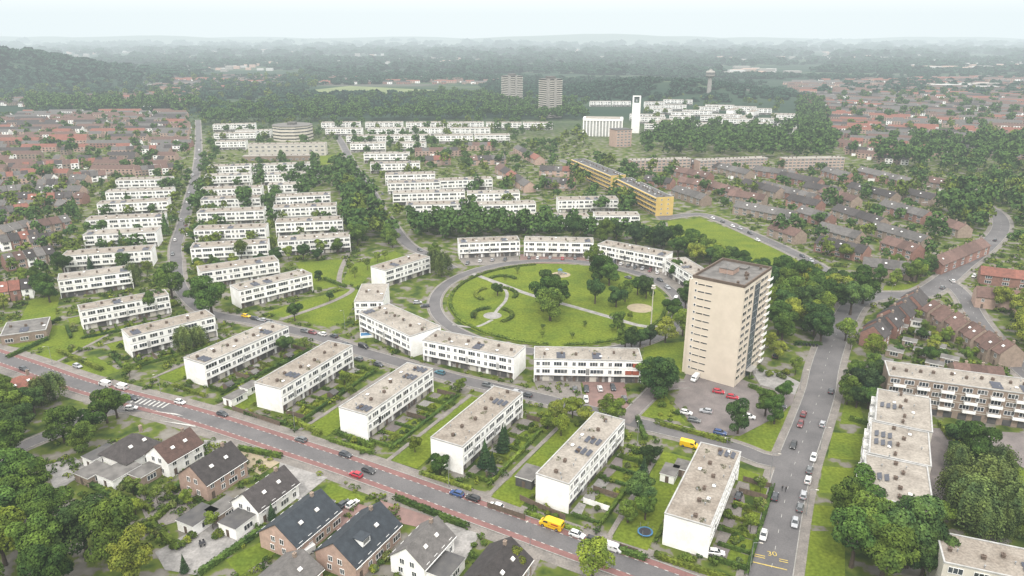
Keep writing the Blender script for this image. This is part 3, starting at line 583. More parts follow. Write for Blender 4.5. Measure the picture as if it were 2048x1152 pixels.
def annex(px,py,L,W,h,ang,wm,rm,lab):
    p=G(px,py,h); r=thing('flat_roof_annex',lab,'outbuilding',p.x,p.y,ang); b=MB(); b.box(-L/2,L/2,-W/2,W/2,0,h); ob('wall',b.mesh('wall',wm),r)
    b=MB(); b.box(-L/2-.2,L/2+.2,-W/2-.2,W/2+.2,h,h+.25,1,0); ob('roof',b.mesh('roof',rm,frame),r); ob('window',W_A[2],r,(0,-W/2,.9)); ob('door',D_D,r,(-L/2,0,.02),-math.pi/2); addob(p.x,p.y,ang,L/2,W/2)
for q in [(445,1012,7,5,3,brickb),(478,1035,8,6,3.2,white),(395,1030,8,6,3,white),(238,940,9,7,3,white),(200,905,8,5,3,white),(290,940,7,5,3,brickb),(640,1010,6,5,2.8,brickb),(185,940,7,6,2.8,brickb),(890,1130,8,6,2.8,white),(1058,945,7,5,3,felt),(500,770,6,4,2.6,white),(470,790,7,4,2.6,white),(1340,940,6,4,2.5,white),(1365,930,5,4,2.5,brickb),(1160,940,5,4,2.4,white),
  (1800,650,6,4,2.8,brickb),(1835,640,6,4,2.8,white),(1850,665,7,4,2.8,brickb),(1875,690,6,5,2.8,brickb),(1845,700,6,4,2.6,brickb),(1900,715,6,4,2.8,brickb),(1820,680,5,4,2.6,brickb),(1790,700,6,4,2.6,brickb),(1930,735,6,4,2.8,white),(1870,725,6,4,2.6,brickb),(1770,720,5,4,2.6,brickb)]:
    annex(q[0],q[1],q[2],q[3],q[4],U if q[0]<1600 else -.6,q[5],felt2 if q[2]!=8 else felt,'pale flat-roofed annex' if q[5] is white else 'dark flat-roofed annex')
HQ=[]
def row(p1,p2,n,W=10.,hw=5.4,hr=3.4,wm=None,rm=None,gap=0.,step=0.):
    a,c=G(*p1),G(*p2); d=(c-a); L=d.length/n; d.normalize(); ang=math.atan2(d.y,d.x)
    for i in range(n):
        q=a+d*L*(i+.5)+Vector((-d.y,d.x))*(step*(1 if i%2 else -1)); HQ.append((q.x,q.y,ang,L-gap,W,hw+(.5 if step and i%3==0 else 0),hr,wm or rnd.choice([brickb,brickr,brickp,white]),rm or rnd.choice([tile_b,tile_d,tile_g,tile_r])))
    m=(a+c)/2; addob(m.x,m.y,ang,(c-a).length/2,W/2)
for q in [((1352,392),(1412,412),5),((1420,382),(1480,400),5),((1488,378),(1560,398),5),((1525,382),(1632,412),7),((1560,362),(1640,378),5),((1645,396),(1712,416),5),((1672,432),(1765,462),6),((1765,422),(1855,448),6),((1745,468),(1852,500),6),((1862,452),(1928,476),4),((1635,500),(1732,522),5),((1722,545),(1832,558),6),((1862,545),(1958,505),6),
 ((1458,402),(1530,412),5),((1472,425),(1590,448),7),((1600,436),(1660,454),4),((1650,352),(1700,366),5),((1720,352),(1830,380),7),((1850,372),(1905,384),4),((1440,345),(1500,360),5),((1545,470),(1600,488),3),((1770,500),(1835,520),4),((1610,385),(1680,398),4),((1580,410),(1640,425),4),((1700,385),(1790,408),6),((1800,395),(1870,412),4),((1350,352),(1420,366),5),((1290,370),(1345,378),3),((1640,470),(1720,492),5),((1510,350),(1590,362),5),((1360,374),(1420,384),4),((1380,336),(1440,345),4)]: row(*q,wm=rnd.choice([brickb,brickr]),rm=rnd.choice([tile_d,tile_g,tile_g,tile_b]))
row((1735,695),(1835,612),8,9,5.2,3.8,brickr,tile_d,step=.9); row((1862,640),(2015,735),10,9.6,5.2,4,brickb,tile_b,step=.8); row((1945,608),(2060,622),4,10,5.6,3.4,brickp,tile_b); row((1955,562),(2060,575),3,10,5.2,3,brickr,tile_r); row((1900,750),(2000,760),3,8,3,2.2,brickb,tile_b)
for q in [((20,345),(90,340),5),((95,340),(160,336),4),((165,335),(250,330),6),((270,352),(350,345),6),((0,395),(70,388),4),((80,380),(135,378),3),((0,440),(60,430),4),((60,412),(150,405),5),((0,500),(80,486),4),((10,540),(110,520),5),((0,480),(60,465),3),((60,470),(140,455),4),((150,365),(215,360),4),((0,365),(60,360),4),((225,310),(345,305),8),((60,500),(120,490),3),((0,600),(70,590),3)]: row(*q,gap=.3)
for q in [((830,312),(930,310),7),((940,330),(1010,327),5),((1000,345),(1060,385),5),((1035,305),(1080,330),4),((850,330),(900,328),3),((1080,350),(1140,352),4),((1090,375),(1150,378),4),((930,300),(990,300),4)]: row(*q,wm=brickp)
def fillrows(poly,ang,spx,spy,wms,rms,pskip=.12,W=8.5,L=7.):
    qs,x0,x1,y0,y1=region(poly); cx,cy=(x0+x1)/2,(y0+y1)/2; rad=max(x1-x0,y1-y0)*.75
    ca,sa=math.cos(ang),math.sin(ang); v=-rad
    while v<rad:
        u=-rad; wm=rnd.choice(wms); rm=rnd.choice(rms); k=0; brk=rnd.randint(4,10); jit=0
        while u<rad:
            x=cx+u*ca-v*sa; y=cy+u*sa+v*ca+jit; k+=1
            if k>brk: u+=spx*rnd.uniform(.7,2.); k=0; brk=rnd.randint(4,10); jit=rnd.uniform(-3,3); wm=rnd.choice(wms); rm=rnd.choice(rms) if rnd.random()<.6 else rm; continue
            if inpoly(x,y,qs) and rnd.random()>pskip and free(x,y,4): HQ.append((x,y,ang,L,W,5.2,3.2,wm if rnd.random()<.84 else white,rm))
            u+=L
        v+=spy*rnd.uniform(.9,1.1)
BR=[brickr,brickp,brickb,brickp]; TB=[tile_b,tile_r,tile_d,tile_g,tile_g,tile_b]
fillrows([(-60,250),(60,228),(370,226),(385,310),(200,300),(0,330)],R(4),13,27,BR,TB,.08,9.2,7.4); fillrows([(-80,340),(350,310),(350,340),(220,355),(150,430),(-60,470)],R(-3),12,26,BR,TB,.1,9.4,7.4)
fillrows([(1600,190),(2100,165),(2300,300),(2048,330),(1900,300),(1660,250)],R(-25),15,27,BR,TB,.1); fillrows([(1640,255),(1740,250),(1900,310),(1800,335),(1690,310)],R(-28),12,25,BR,TB,.1)
fillrows([(-100,205),(380,185),(395,212),(60,215)],R(8),16,28,BR,TB,.15); fillrows([(250,150),(640,155),(650,168),(300,185)],R(0),24,38,BR,TB,.15,9,12)
fillrows([(640,155),(1000,160),(990,168),(620,170)],R(0),30,40,BR,TB,.3,10,12); fillrows([(1560,165),(2200,150),(2200,170),(1600,188)],R(-10),20,40,BR,TB,.2,10,12)
HQ.sort(key=lambda q:q[0]**2+q[1]**2)
RN={tile_b.name:'brown-roofed',tile_d.name:'dark-roofed',tile_r.name:'red-roofed',tile_s.name:'slate-roofed',tile_g.name:'grey-roofed'}
ind=[q for q in HQ if -60<PX(q[0],q[1])[0]<2110][:285]; ids=set(id(q) for q in ind)
for q in ind:
    D=math.hypot(q[0],q[1]); house(*q,label='%s row house'%RN[q[8].name],lod=1 if D<430 else 2)
fb={}
for q in HQ:
    if id(q) in ids: continue
    x,y,an,L,W,hw,hr,wm,rm=q; ca,sa=math.cos(an),math.sin(an); b=fb.setdefault((wm.name,rm.name),(MB(),wm,rm))[0]; a,c=L/2,W/2
    T=lambda X,Y,Z:(x+X*ca-Y*sa,y+X*sa+Y*ca,Z)
    b.face([T(-a,-c,0),T(a,-c,0),T(a,-c,hw),T(-a,-c,hw)]); b.face([T(-a,c,0),T(-a,-c,0),T(-a,-c,hw),T(-a,0,hw+hr),T(-a,c,hw)]); b.face([T(a,-c,0),T(a,c,0),T(a,c,hw),T(a,0,hw+hr),T(a,-c,hw)])
    b.face([T(-a,-c,hw),T(a,-c,hw),T(a,0,hw+hr),T(-a,0,hw+hr)],1); b.face([T(a,c,hw),T(-a,c,hw),T(-a,0,hw+hr),T(a,0,hw+hr)],1)
    for xx in (-a*.5,a*.5):
        for z in (1,3.4): b.face([T(xx-.8,-c-.05,z),T(xx+.8,-c-.05,z),T(xx+.8,-c-.05,z+1.3),T(xx-.8,-c-.05,z+1.3)],2)
allb=MB(); mats=[]
for k,(b,wm,rm) in fb.items():
    o_=len(allb.v); mo=len(mats); mats+=[wm,rm,glass]; allb.v+=b.v; allb.f+=[tuple(i+o_ for i in f) for f in b.f]; allb.m+=[i+mo for i in b.m]
def stuff(name,me,label,cat,col=None):
    o=ob(name,me,col=col); o['kind']='stuff'; o['label']=label; o['category']=cat; return o
stuff('distant_houses',allb.mesh('distant_houses',*mats),'distant rows of brick houses with brown and grey roofs','houses')
b=MB()
for q in HQ[120:]:
    if rnd.random()<.6:
        s=rnd.choice([-1,1]); o_=rnd.uniform(7,10)*s; a=q[2]; b.rbox(q[0]-math.sin(a)*o_+rnd.uniform(-2,2),q[1]+math.cos(a)*o_,a,rnd.uniform(2.5,5),rnd.uniform(2.5,4.5),0,rnd.uniform(2.2,3),rnd.choice([0,0,3]),rnd.choice([1,1,2,2]))
stuff('garden_outbuildings',b.mesh('garden_outbuildings',brickb,felt2,lpav,white),'many small sheds and extensions behind the far houses','sheds')
b=MB()
def spec(poly,n,s0,s1,h0,h1):
    q,x0,x1,y0,y1=region(poly); k=t=0
    while k<n and t<n*30:
        t+=1; x,y=rnd.uniform(x0,x1),rnd.uniform(y0,y1)
        if inpoly(x,y,q) and nz.noise(Vector((x*.0011,y*.0011,9)))>-.05: s=rnd.uniform(s0,s1); b.box(x-s,x+s,y-s*.5,y+s*.5,0,rnd.uniform(h0,h1),rnd.choice([0,1,1,2,2])); k+=1
spec([(100,120),(900,115),(900,95),(100,100)],220,6,20,7,18); spec([(1100,120),(2048,125),(2048,100),(1100,100)],140,8,24,6,14); spec([(1450,150),(2100,150),(2200,130),(1500,130)],90,10,34,6,10)
spec([(300,145),(1000,140),(950,118),(380,118)],220,6,14,6,12); spec([(600,88),(950,88),(930,82),(600,82)],60,15,40,20,55); spec([(1850,178),(2100,182),(2100,172),(1850,170)],20,12,32,6,9); spec([(1560,200),(2048,180),(2048,250),(1700,250)],50,6,14,5,9)
for (px,py,s,h) in ((1900,176,45,9),(1960,180,38,9),(2010,128,60,10),(1880,124,55,10),(1750,119,60,9)): c=G(px,py); b.box(c.x-s,c.x+s,c.y-s*.3,c.y+s*.3,0,h,0)
stuff('distant_town',b.mesh('distant_town',farw,brickp,conc),'pale distant town buildings scattered toward the horizon','town')
def hill(cx,cy,rx,ry,h,n=26,name='hill',mat=gmat):
    b=MB(); N=n
    for j in range(N+1):
        for i in range(N+1):
            u=i/N*2-1;v=j/N*2-1; d=min(1,math.hypot(u,v)); z=h*(.5+.5*math.cos(math.pi*d)); b.v.append((cx+u*rx,cy+v*ry,z-.5+ (z*.08*math.sin(u*9+v*7))))
    for j in range(N):
        for i in range(N): a=j*(N+1)+i; b.f.append((a,a+1,a+N+2,a+N+1)); b.m.append(0)
    struct(name,b.mesh(name,mat))
hf=lambda x,y,c:max(0,(c[4]*(.5+.5*math.cos(math.pi*min(1,math.hypot((x-c[0])/c[2],(y-c[1])/c[3]))))))
HL=[(-1560,2050,720,600,88),(330,1620,330,220,26)]
for c in HL: hill(*c)
dk=M('distant_wood',(.05,.072,.048),(.065,.085,.055),.004)
for i in range(18): hill(-10500+i*1250+rnd.uniform(-300,300),rnd.uniform(10500,13000),rnd.uniform(2000,3400),1100,rnd.uniform(70,125)+(18 if i in(4,9,10) else 0),18,'hills',dk)
# ------------------------------------------------------------------ trees
for q in [(20,940,6),(45,880,5),(130,885,5.4),(165,905,4.4),(215,846,4.6),(185,866,4.2),(235,836,4.6),(20,825,6),(10,880,6),(70,830,4.5),(345,598,7),(425,636,8),(400,612,5.5),(300,632,4.5),(318,622,4),(570,708,3.6),(590,642,3.6),(660,602,2.2),(637,562,2.4),(100,605,5),(75,575,4),(145,440,5),
 (1100,642,6.8),(1085,622,6.2),(1118,612,6.4),(1098,592,5.6),(1190,608,5),(1232,615,5),(1250,604,4),(1198,565,6.4),(1218,572,5.6),(1190,548,5.4),(1275,590,4.6),(1292,598,4.4),(1235,662,3.6),(995,592,3.4),(1310,798,6),(1335,780,4.5),(1295,770,4.5),
 (1475,868,4.2),(1530,832,4.2),(1565,802,3.6),(1548,848,3.6),(1725,608,7.4),(1690,1064,6),(1722,1044,6),(1742,1112,7),(1790,1084,6),(1812,1134,7),(1702,1134,6.5),(1762,1160,7),(1842,1160,6),(1945,930,5.5),(1280,1012,4.5),(1290,1040,3.2),(1255,1045,3),(880,948,3),(145,312,7.5),(370,312,6),(355,300,5),(492,418,7),(522,380,6),(520,355,5.5),(330,382,5),(605,395,5.5),(620,370,6),(600,350,6),(580,375,5.5),(1590,468,6),(1560,475,6),(1600,590,7),(1250,698,3.8),(1280,694,4),
 (870,525,4.4),(700,430,6),(735,465,7),(720,480,6),(785,495,5),(1900,430,8),(1950,440,8),(1930,405,8),(1870,480,6),(1655,410,6),(1700,630,7),(1640,690,5.5),(1560,660,6.5),(1345,640,4.5),(1370,620,4.5),(1350,560,4.5),(1380,605,4.5)]: tree(*q,'b')
for q in [(1330,685,5),(1365,672,5.2),(1112,845,3.6),(1145,835,3.6),(1172,850,3.2),(1122,872,3.4),(1095,858,3),(1215,835,3.4),(1230,850,3.6),(1555,718,4.2),(1540,700,3.5),(1690,682,5),(1745,722,4.4),(1185,1160,5),(920,785,2.6),(1800,402,6.5),(1820,395,6.5),(1240,390,7),(1275,395,7),(1690,520,4.6),(1650,515,4.6),(1790,540,4.6),(1150,280,7),(1165,290,7),(1130,285,6),(40,850,4.5),(1030,1150,3),(830,905,2.2),(2040,640,6),(2000,620,5),(2048,500,6)]: tree(*q,'l')
for q in [(690,775,2.2),(610,700,2.),(260,755,2.4),(1145,678,1.3),(1085,676,1.2),(1520,985,2),(1500,1064,2),(1512,1024,1.6),(1085,660,1.2),(1590,750,2.6),(1035,548,1.6),(1260,640,1.6),(700,790,1.8),(950,640,1.4),(710,555,2.4),(735,540,2.6),(755,525,2.4),(700,545,2.2),(770,520,2.2),(640,590,1.6),(1700,700,2.2),(1655,595,2.4),(1540,640,2),(1010,560,1.4),(1170,655,1.3)]: tree(*q,'y')
for q in [(970,935,3.2),(1005,905,3),(985,955,2.6),(155,440,5),(245,497,3.8),(150,425,4.4),(330,398,4.4),(1285,975,3.6),(1010,890,2.4),(370,1145,1.6),(545,1040,1.8),(415,440,3.4),(460,350,4.4)]: tree(*q,'c')
for q in [(110,800,5),(85,810,4.5),(372,705,4.6),(398,690,4),(885,552,5.8),(868,540,5),(1935,1052,6.5),(1972,1002,6.5),(2022,1064,6.5),(1905,1010,5.5),(1965,1075,5),(270,572,5),(1990,975,5)]: tree(*q,'w')
for q in [(1702,795,4.8),(1732,804,4.8),(1752,775,4.2),(1712,815,4),(1262,700,3.6),(1300,690,3.2),(1300,930,3)]: tree(*q,'k')
WEDGE=LW[8]
def scat(poly,n,r0,r1,ks='b',fr=1.5,z=0.,sep=.75):
    q,x0,x1,y0,y1=region(poly); k=t=0; mine=[]
    while k<n and t<n*25:
        t+=1; x,y=rnd.uniform(x0,x1),rnd.uniform(y0,y1); r=rnd.uniform(r0,r1)
        if not inpoly(x,y,q) or not free(x,y,fr) or inpoly(x,y-3,WEDGE): continue
        if any((x-a)**2+(y-b_)**2<((r+c)*sep)**2 for a,b_,c in mine): continue
        mine.append((x,y,r)); TR.append((x,y,r,rnd.choice(ks),z)); k+=1
scat([(-60,965),(70,975),(150,1040),(250,1100),(280,1200),(-60,1200)],27,5,7.5,'bbbbl',0); scat([(-60,770),(0,760),(20,830),(40,900),(0,960),(-60,980)],7,5,6.5,'b',0)
scat([(825,448),(1000,452),(1340,482),(1345,508),(1195,484),(1000,478),(830,486)],54,4.6,6.4,'bbbk',.5,sep=.6); scat([(1345,492),(1410,503),(1500,545),(1600,575),(1560,590),(1440,545),(1350,515)],24,4.4,6.2,'bbl',.5,sep=.65)
scat([(1535,590),(1600,560),(1690,600),(1665,640),(1625,675),(1545,690)],24,5,7.2,'bbbl',0,sep=.62); scat([(690,385),(735,400),(800,470),(790,500),(715,495),(690,440)],30,5,6.8,'bbbl',0,sep=.6)
scat([(640,330),(700,330),(745,400),(690,400),(650,370)],24,5,6.6,'bbbk',0,sep=.6); scat([(580,340),(640,340),(650,400),(590,400)],11,4.4,6,'b',.3)
scat([(720,300),(1140,290),(1150,460),(800,460),(760,380)],90,3.2,5.6,'bbbll',1.,sep=.65); scat([(400,300),(640,300),(640,360),(400,400)],26,3.6,5.4,'bbbl',.9)
scat([(410,430),(640,410),(700,500),(620,540),(380,560)],38,2.8,4.4,'bbbly',1.,sep=.65); scat([(100,380),(350,350),(340,560),(120,590)],54,2.8,4.8,'bbbllc',1.,sep=.65); scat([(-40,330),(130,340),(150,600),(-40,640)],60,3,5.6,'bbblly',.8,sep=.6)
scat([(340,350),(430,350),(430,560),(330,560)],34,2.8,4.8,'bbly',.3,sep=.6); scat([(385,400),(560,390),(560,450),(385,460)],10,4,5.6,'bbk',.8,sep=.6)
scat([(1345,340),(2048,330),(2048,560),(1800,585),(1640,520),(1450,435)],115,2.8,5.4,'bbbll',1.2,sep=.7); scat([(1880,380),(2048,390),(2060,480),(1960,470),(1890,450)],24,6,8,'bbbl',0,sep=.6)
scat([(1150,330),(1350,340),(1320,420),(1240,440),(1120,430)],36,4.2,6.4,'bbbl',.8,sep=.6); scat([(1700,585),(1760,560),(1900,540),(1880,560)],6,3.4,5.4,'bl',.6); scat([(1750,620),(1870,640),(2000,740),(1800,740)],18,1.6,3,'lby',.6)
scat([(1680,700),(1780,720),(1750,830),(1680,830)],5,3,4.2,'b',1.5); scat([(2000,640),(2060,640),(2080,720),(2040,700)],6,4,6,'bl',0); scat([(1860,1015),(2060,1070),(2060,1110),(1870,1060)],4,3,5,'wl',0)
scat([(1905,880),(1950,910),(1960,960),(1910,950)],5,3,4.6,'bw',0); scat([(150,900),(330,960),(470,1060),(330,1060),(180,990)],9,1.5,2.6,'ly',1.2)
scat([(400,222),(620,205),(980,192),(1175,215),(1160,238),(1050,232),(640,234),(420,240)],230,6,9,'bbbk',2,sep=.6); scat([(1290,292),(1330,268),(1440,266),(1560,270),(1620,245),(1645,262),(1680,300),(1640,322),(1400,316),(1290,312)],160,6,8.6,'bbbk',2,sep=.6); scat([(1590,225),(1610,205),(1640,200),(1650,250),(1610,262)],35,6,9,'bbk',2)
scat([(400,243),(640,236),(1170,232),(1170,241),(640,243),(400,249)],130,6,8.5,'bbk',1.5,sep=.55)
scat([(40,205),(180,205),(390,212),(400,228),(60,228)],100,7,10,'bbk',0,sep=.6); scat([(640,250),(1160,250),(1180,300),(660,300)],70,3.8,6.2,'bbl',1.2); scat([(1740,300),(2060,280),(2080,350),(1880,345),(1750,335)],70,6,8.6,'bbb',.5,sep=.6)
scat([(-40,235),(380,230),(380,345),(-40,345)],170,2.6,5.2,'bbl',.5); scat([(1640,190),(2060,180),(2060,320),(1700,330)],210,3.6,7,'bbl',.8); scat([(1290,196),(1570,205),(1575,260),(1290,262)],50,3.6,6,'bbl',1.6); scat([(950,195),(1080,215),(1060,236),(960,236)],20,6,9,'bb',1)
scat([(400,243),(650,243),(650,300),(400,300)],34,4,6,'bbl',1.2); scat([(-100,175),(640,150),(640,200),(-100,215)],180,5,9,'bbl',1)
TR.sort(key=lambda q:q[0]**2+q[1]**2)
cnt=0; farT=[]
for (x,y,r,k,z) in TR:
    px=PX(x,y,4)
    kk='b' if k=='k' else k
    var=rnd.choice(TREE[kk]); s=r/5.*(1.12 if kk=='y' else 1); s2=s*rnd.uniform(.85,1.15); az=rnd.uniform(0,6.28)
    if cnt<295 and -80<px[0]<2130 and px[1]<1260:
        cnt+=1; t=thing(NAME[k][0],NAME[k][1],'tree',x,y,az,z); t.scale=(s,s*rnd.uniform(.88,1.1),s2); ob('trunk',var[1],t); ob('crown',var[0],t,col=rnd.choice(COL[k]))
    else: farT.append((x,y,r,k,z,var,s,s2,az))
def merge(name,lst,label,col):
    out=[]
    for (x,y,s,s2,az,z,V) in lst:
        ca,sa=math.cos(az),math.sin(az); W=np.empty_like(V); W[:,0]=(V[:,0]*ca-V[:,1]*sa)*s+x; W[:,1]=(V[:,0]*sa+V[:,1]*ca)*s+y; W[:,2]=V[:,2]*s2+z; out.append(W)
    if out: stuff(name,quadmesh(name,np.concatenate(out),leaf),label,'plants',col)
for k,ks,lab,cl_ in (('b','bkc','dark green woodland trees behind the white rows',(.040,.073,.021)),('l','lyw','lighter green trees scattered among the far houses',(.095,.128,.025))):
    merge('woodland',[(x,y,s,s2,az,z,v[2]) for (x,y,r,kk,z,v,s,s2,az) in farT if kk in ks],lab,cl_)
def rect(cc,ang,x0,x1,y0,y1):
    d=Vector((math.cos(ang),math.sin(ang))); n=Vector((-d.y,d.x)); return [cc+d*x+n*y for x,y in ((x0,y0),(x1,y0),(x1,y1),(x0,y1))]
for bi,(r_,cc,ang,L,w) in enumerate(NB):
    q=rect(cc,ang,-L/2-4,L/2+5,w/2+2.5,w/2+11.8); LW.append([(p.x,p.y) for p in rect(cc,ang,-L/2-5,L/2+5,w/2+1,w/2+14)])
    b=MB(); b.face([(p.x,p.y,.0885-.0005*bi) for p in q]); struct('lawn',b.mesh('lawn',grass))
    b=MB(); b.face([(p.x,p.y,.0935-.0005*bi) for p in rect(cc,ang,-L/2-5,L/2+6,w/2+12.1,w/2+13.5)]); struct('path',b.mesh('path',pave))
bush=[lobes_leaves([(0,0,.6,.8),(.6,.3,.5,.55),(-.5,.3,.5,.5),(0,-.6,.45,.5)],34,.34) for _ in range(5)]
pl_={0:[],1:[]}
def planting(poly,n,s0,s1,fr=.3):
    q,x0,x1,y0,y1=region(poly); k=t=0
    while k<n and t<n*6:
        t+=1; x,y=rnd.uniform(x0,x1),rnd.uniform(y0,y1)
        if not inpoly(x,y,q) or nz.noise(Vector((x*.09,y*.09,1)))<-.12 or not free(x,y,fr): continue
        if any(inpoly(x,y,w_) for w_ in LW): continue
        s=rnd.uniform(s0,s1); pl_[rnd.random()<.4].append((x,y,s,s*rnd.uniform(.7,1.2),rnd.uniform(0,6),0,rnd.choice(bush))); k+=1
planting([(-40,600),(420,560),(1400,780),(1500,1150),(1000,1050),(0,700)],1100,.5,1.3); planting([(100,880),(500,880),(1000,1050),(1000,1180),(300,1180),(60,1000)],380,.5,1.2)
planting([(-60,330),(420,330),(720,420),(720,620),(-60,680)],2200,.8,1.8); planting([(720,280),(1180,280),(1320,480),(820,480)],1100,.9,1.9); planting([(1340,330),(2100,330),(2100,770),(1740,720),(1600,540)],2600,.8,1.9); planting([(-60,225),(660,225),(660,340),(-60,340)],1500,1.2,2.4)
merge('garden_planting',pl_[0],'dense dark green hedges and bushes filling the gardens',(.050,.080,.018)); merge('garden_planting',pl_[1],'bright green low bushes dotted through the gardens',(.105,.132,.022))
clump=[lobes_leaves(rand_lobes(5,2.2,6,.6,50+i),80,1.8) for i in range(4)]
cl=[]
def far_clumps(poly,n,r0,r1,dens=True):
    q,x0,x1,y0,y1=region(poly); k=t=0
    while k<n and t<n*20:
        t+=1; x,y=rnd.uniform(x0,x1),rnd.uniform(y0,y1)
        if not inpoly(x,y,q): continue
        if dens and nz.noise(Vector((x*.0016,y*.004,3)))<-.06: continue
        r=rnd.uniform(r0,r1); s=r/5; z=sum(hf(x,y,c) for c in HL); cl.append((x,y,s,s*rnd.uniform(.5,.8) if r>12 else s,rnd.uniform(0,6),z,rnd.choice(clump))); k+=1
far_clumps([(-200,170),(600,150),(600,205),(-200,205)],320,8,14); far_clumps([(600,191),(960,191),(1000,225),(400,232)],380,8,12,False); far_clumps([(560,150),(1560,150),(1560,170),(560,170)],800,10,17); far_clumps([(400,165),(620,165),(600,192),(400,200)],160,8,13,False); far_clumps([(120,205),(620,190),(400,225),(100,228)],80,7,10,False)
far_clumps([(960,172),(1300,172),(1300,198),(960,196)],200,8,13,False); far_clumps([(1560,150),(2250,150),(2250,200),(1620,185)],360,8,15); far_clumps([(-300,150),(2350,150),(2350,118),(-300,118)],2100,16,32); far_clumps([(-200,118),(2250,118),(2200,96),(-150,96)],1500,28,55)
far_clumps([(-150,96),(2200,96),(2200,84),(-150,84)],1000,45,95)
for c in HL:
    for i in range(460 if c[4]>50 else 330):
        a=rnd.uniform(0,6.28); u=math.sqrt(rnd.random())*.95; x=c[0]+math.cos(a)*u*c[2]; y=c[1]+math.sin(a)*u*c[3]; r=rnd.uniform(14,24) if c[4]>50 else rnd.uniform(8,13)
        cl.append((x,y,r/5,r/5*.8,a,hf(x,y,c)-1,rnd.choice(clump)))
merge('distant_woods',cl,'hazy dark woods stretching toward the horizon',(.024,.055,.036))
# ------------------------------------------------------------------ hedges, shrubs, fences
def hedge_mesh(pts,w,h,dens=14,s=.2):
    pts=resamp(pts,1.); n=normals(pts); b=MB()
    secs=[[(p.x-q.x*w*.42,p.y-q.y*w*.42,0),(p.x+q.x*w*.42,p.y+q.y*w*.42,0),(p.x+q.x*w*.4,p.y+q.y*w*.4,h*.93),(p.x-q.x*w*.4,p.y-q.y*w*.4,h*.93)] for p,q in zip(pts,n)]
    b.loft(secs); L=len(pts); N=int(L*dens*(w+2*h)); idx=nr.randint(0,L,N); pos=np.zeros((N,3)); nn=np.zeros((N,3))
    P_=np.array([(p.x,p.y) for p in pts]); Q=np.array([(q.x,q.y) for q in n]); T_=np.stack([Q[:,1],-Q[:,0]],1)
    side=nr.rand(N)*(w+2*h); jit=nr.uniform(-.5,.5,(N,1)); base=P_[idx]+T_[idx]*jit
    top=side<w; lat=np.where(top,side-w/2,np.where(side<w+h,-w/2,w/2)); zz=np.where(top,h,np.where(side<w+h,side-w,side-w-h))
    pos[:,:2]=base+Q[idx]*lat[:,None]; pos[:,2]=zz; nn[:,:2]=Q[idx]*np.sign(lat)[:,None]*np.where(top,.1,1)[:,None]; nn[:,2]=np.where(top,1,.2); pos+=nr.normal(size=(N,3))*.08
    V=leafquads(pos,nn+nr.normal(size=(N,3))*.35,s*nr.uniform(.7,1.3,N)); o_=len(b.v); b.v+=[tuple(x) for x in V.tolist()]; b.f+=[tuple(o_+4*i+j for j in range(4)) for i in range(N)]; b.m+=[0]*N
    return b.mesh('hedge',leaf)
HG=[hedge_mesh([Vector((-4,0)),Vector((4,0))],1.,1.5) for _ in range(2)]
HC=[(.058,.09,.018),(.075,.108,.02),(.095,.122,.022),(.042,.072,.018)]
def hedge(x,y,ang,L,h=1.,col=None,w=1.,lab='trimmed green hedge'):
    o=ob('hedge',rnd.choice(HG),None,(x,y,0),ang,(L/8,w,h),col or rnd.choice(HC)); tag(o,lab,'hedge','garden hedges'); return o
def hedge_px(a,c,h=1.,w=1.,lab='trimmed green hedge'):
    p,q=G(*a),G(*c); m=(p+q)/2; hedge(m.x,m.y,math.atan2(q.y-p.y,q.x-p.x),(q-p).length,h,None,w,lab)
def hedge_arc(pts,w,h,lab): o=ob('curved_hedge',hedge_mesh(pts,w,h,9,.28),None,col=rnd.choice(HC)); tag(o,lab,'hedge',zone=False)
for a0,a1,nm in ((100,170,'north-west'),(172,262,'south-west'),(270,350,'south-east')): hedge_arc(ell(-1.5,30,a0,a1),1.3,.9,'long curved hedge along the '+nm+' rim of the round park')
c0=G(992,590); c1=G(985,632)
def arc(c,r,a0,a1): return [Vector((c.x+r*math.cos(R(a0+(a1-a0)*i/14)),c.y+r*math.sin(R(a0+(a1-a0)*i/14)))) for i in range(15)]
for c,r,a0,a1,l in ((c0,10,120,230,'left arc of the upper hedge ring in the park'),(c0,10,-30,70,'right arc of the upper hedge ring in the park'),(c1,9.,100,200,'left arc of the lower hedge ring in the park'),(c1,9.,-60,60,'right arc of the lower hedge ring in the park'),(G(1005,562),7,20,150,'small hedge arc at the top left of the park')): hedge_arc(arc(c,r,a0,a1),1.8,1.1,l)
SHM=[quadmesh('shrub',lobes_leaves([(0,0,.7,.75),(.5,.2,.55,.5),(-.4,.35,.6,.5),(.1,-.5,.6,.5),(0,.1,1.1,.45)],420,.15),leaf) for _ in range(3)]
nsh=0
def shrub(x,y,s=1.,col=None,lab='rounded green garden shrub'):
    global nsh
    if nsh>=290: return
    nsh+=1; o=ob('shrub',rnd.choice(SHM),None,(x,y,0),rnd.uniform(0,6),(s,s,s*rnd.uniform(.8,1.2)),col or rnd.choice(HC+[(.12,.14,.022),(.075,.10,.038),(.11,.13,.045)])); tag(o,lab,'shrub','garden shrubs')
def fence(x,y,ang,L,h=1.7,mat=None,lab='wooden garden fence'):
    r=thing('garden_fence',lab,'fence',x,y,ang,group='garden fences'); n=max(1,round(L/2)); b=MB(); b.box(-L/2,L/2,-.03,.03,.05,h); ob('fence_panel',b.mesh('fence_panel',mat or woodf),r)
    b=MB(); b.box(-.06,.06,-.06,.06,0,h+.1); me=b.mesh('post',mat or woodf)
    for i in range(n+1): ob('post',me,r,(-L/2+L*i/n,0,0))
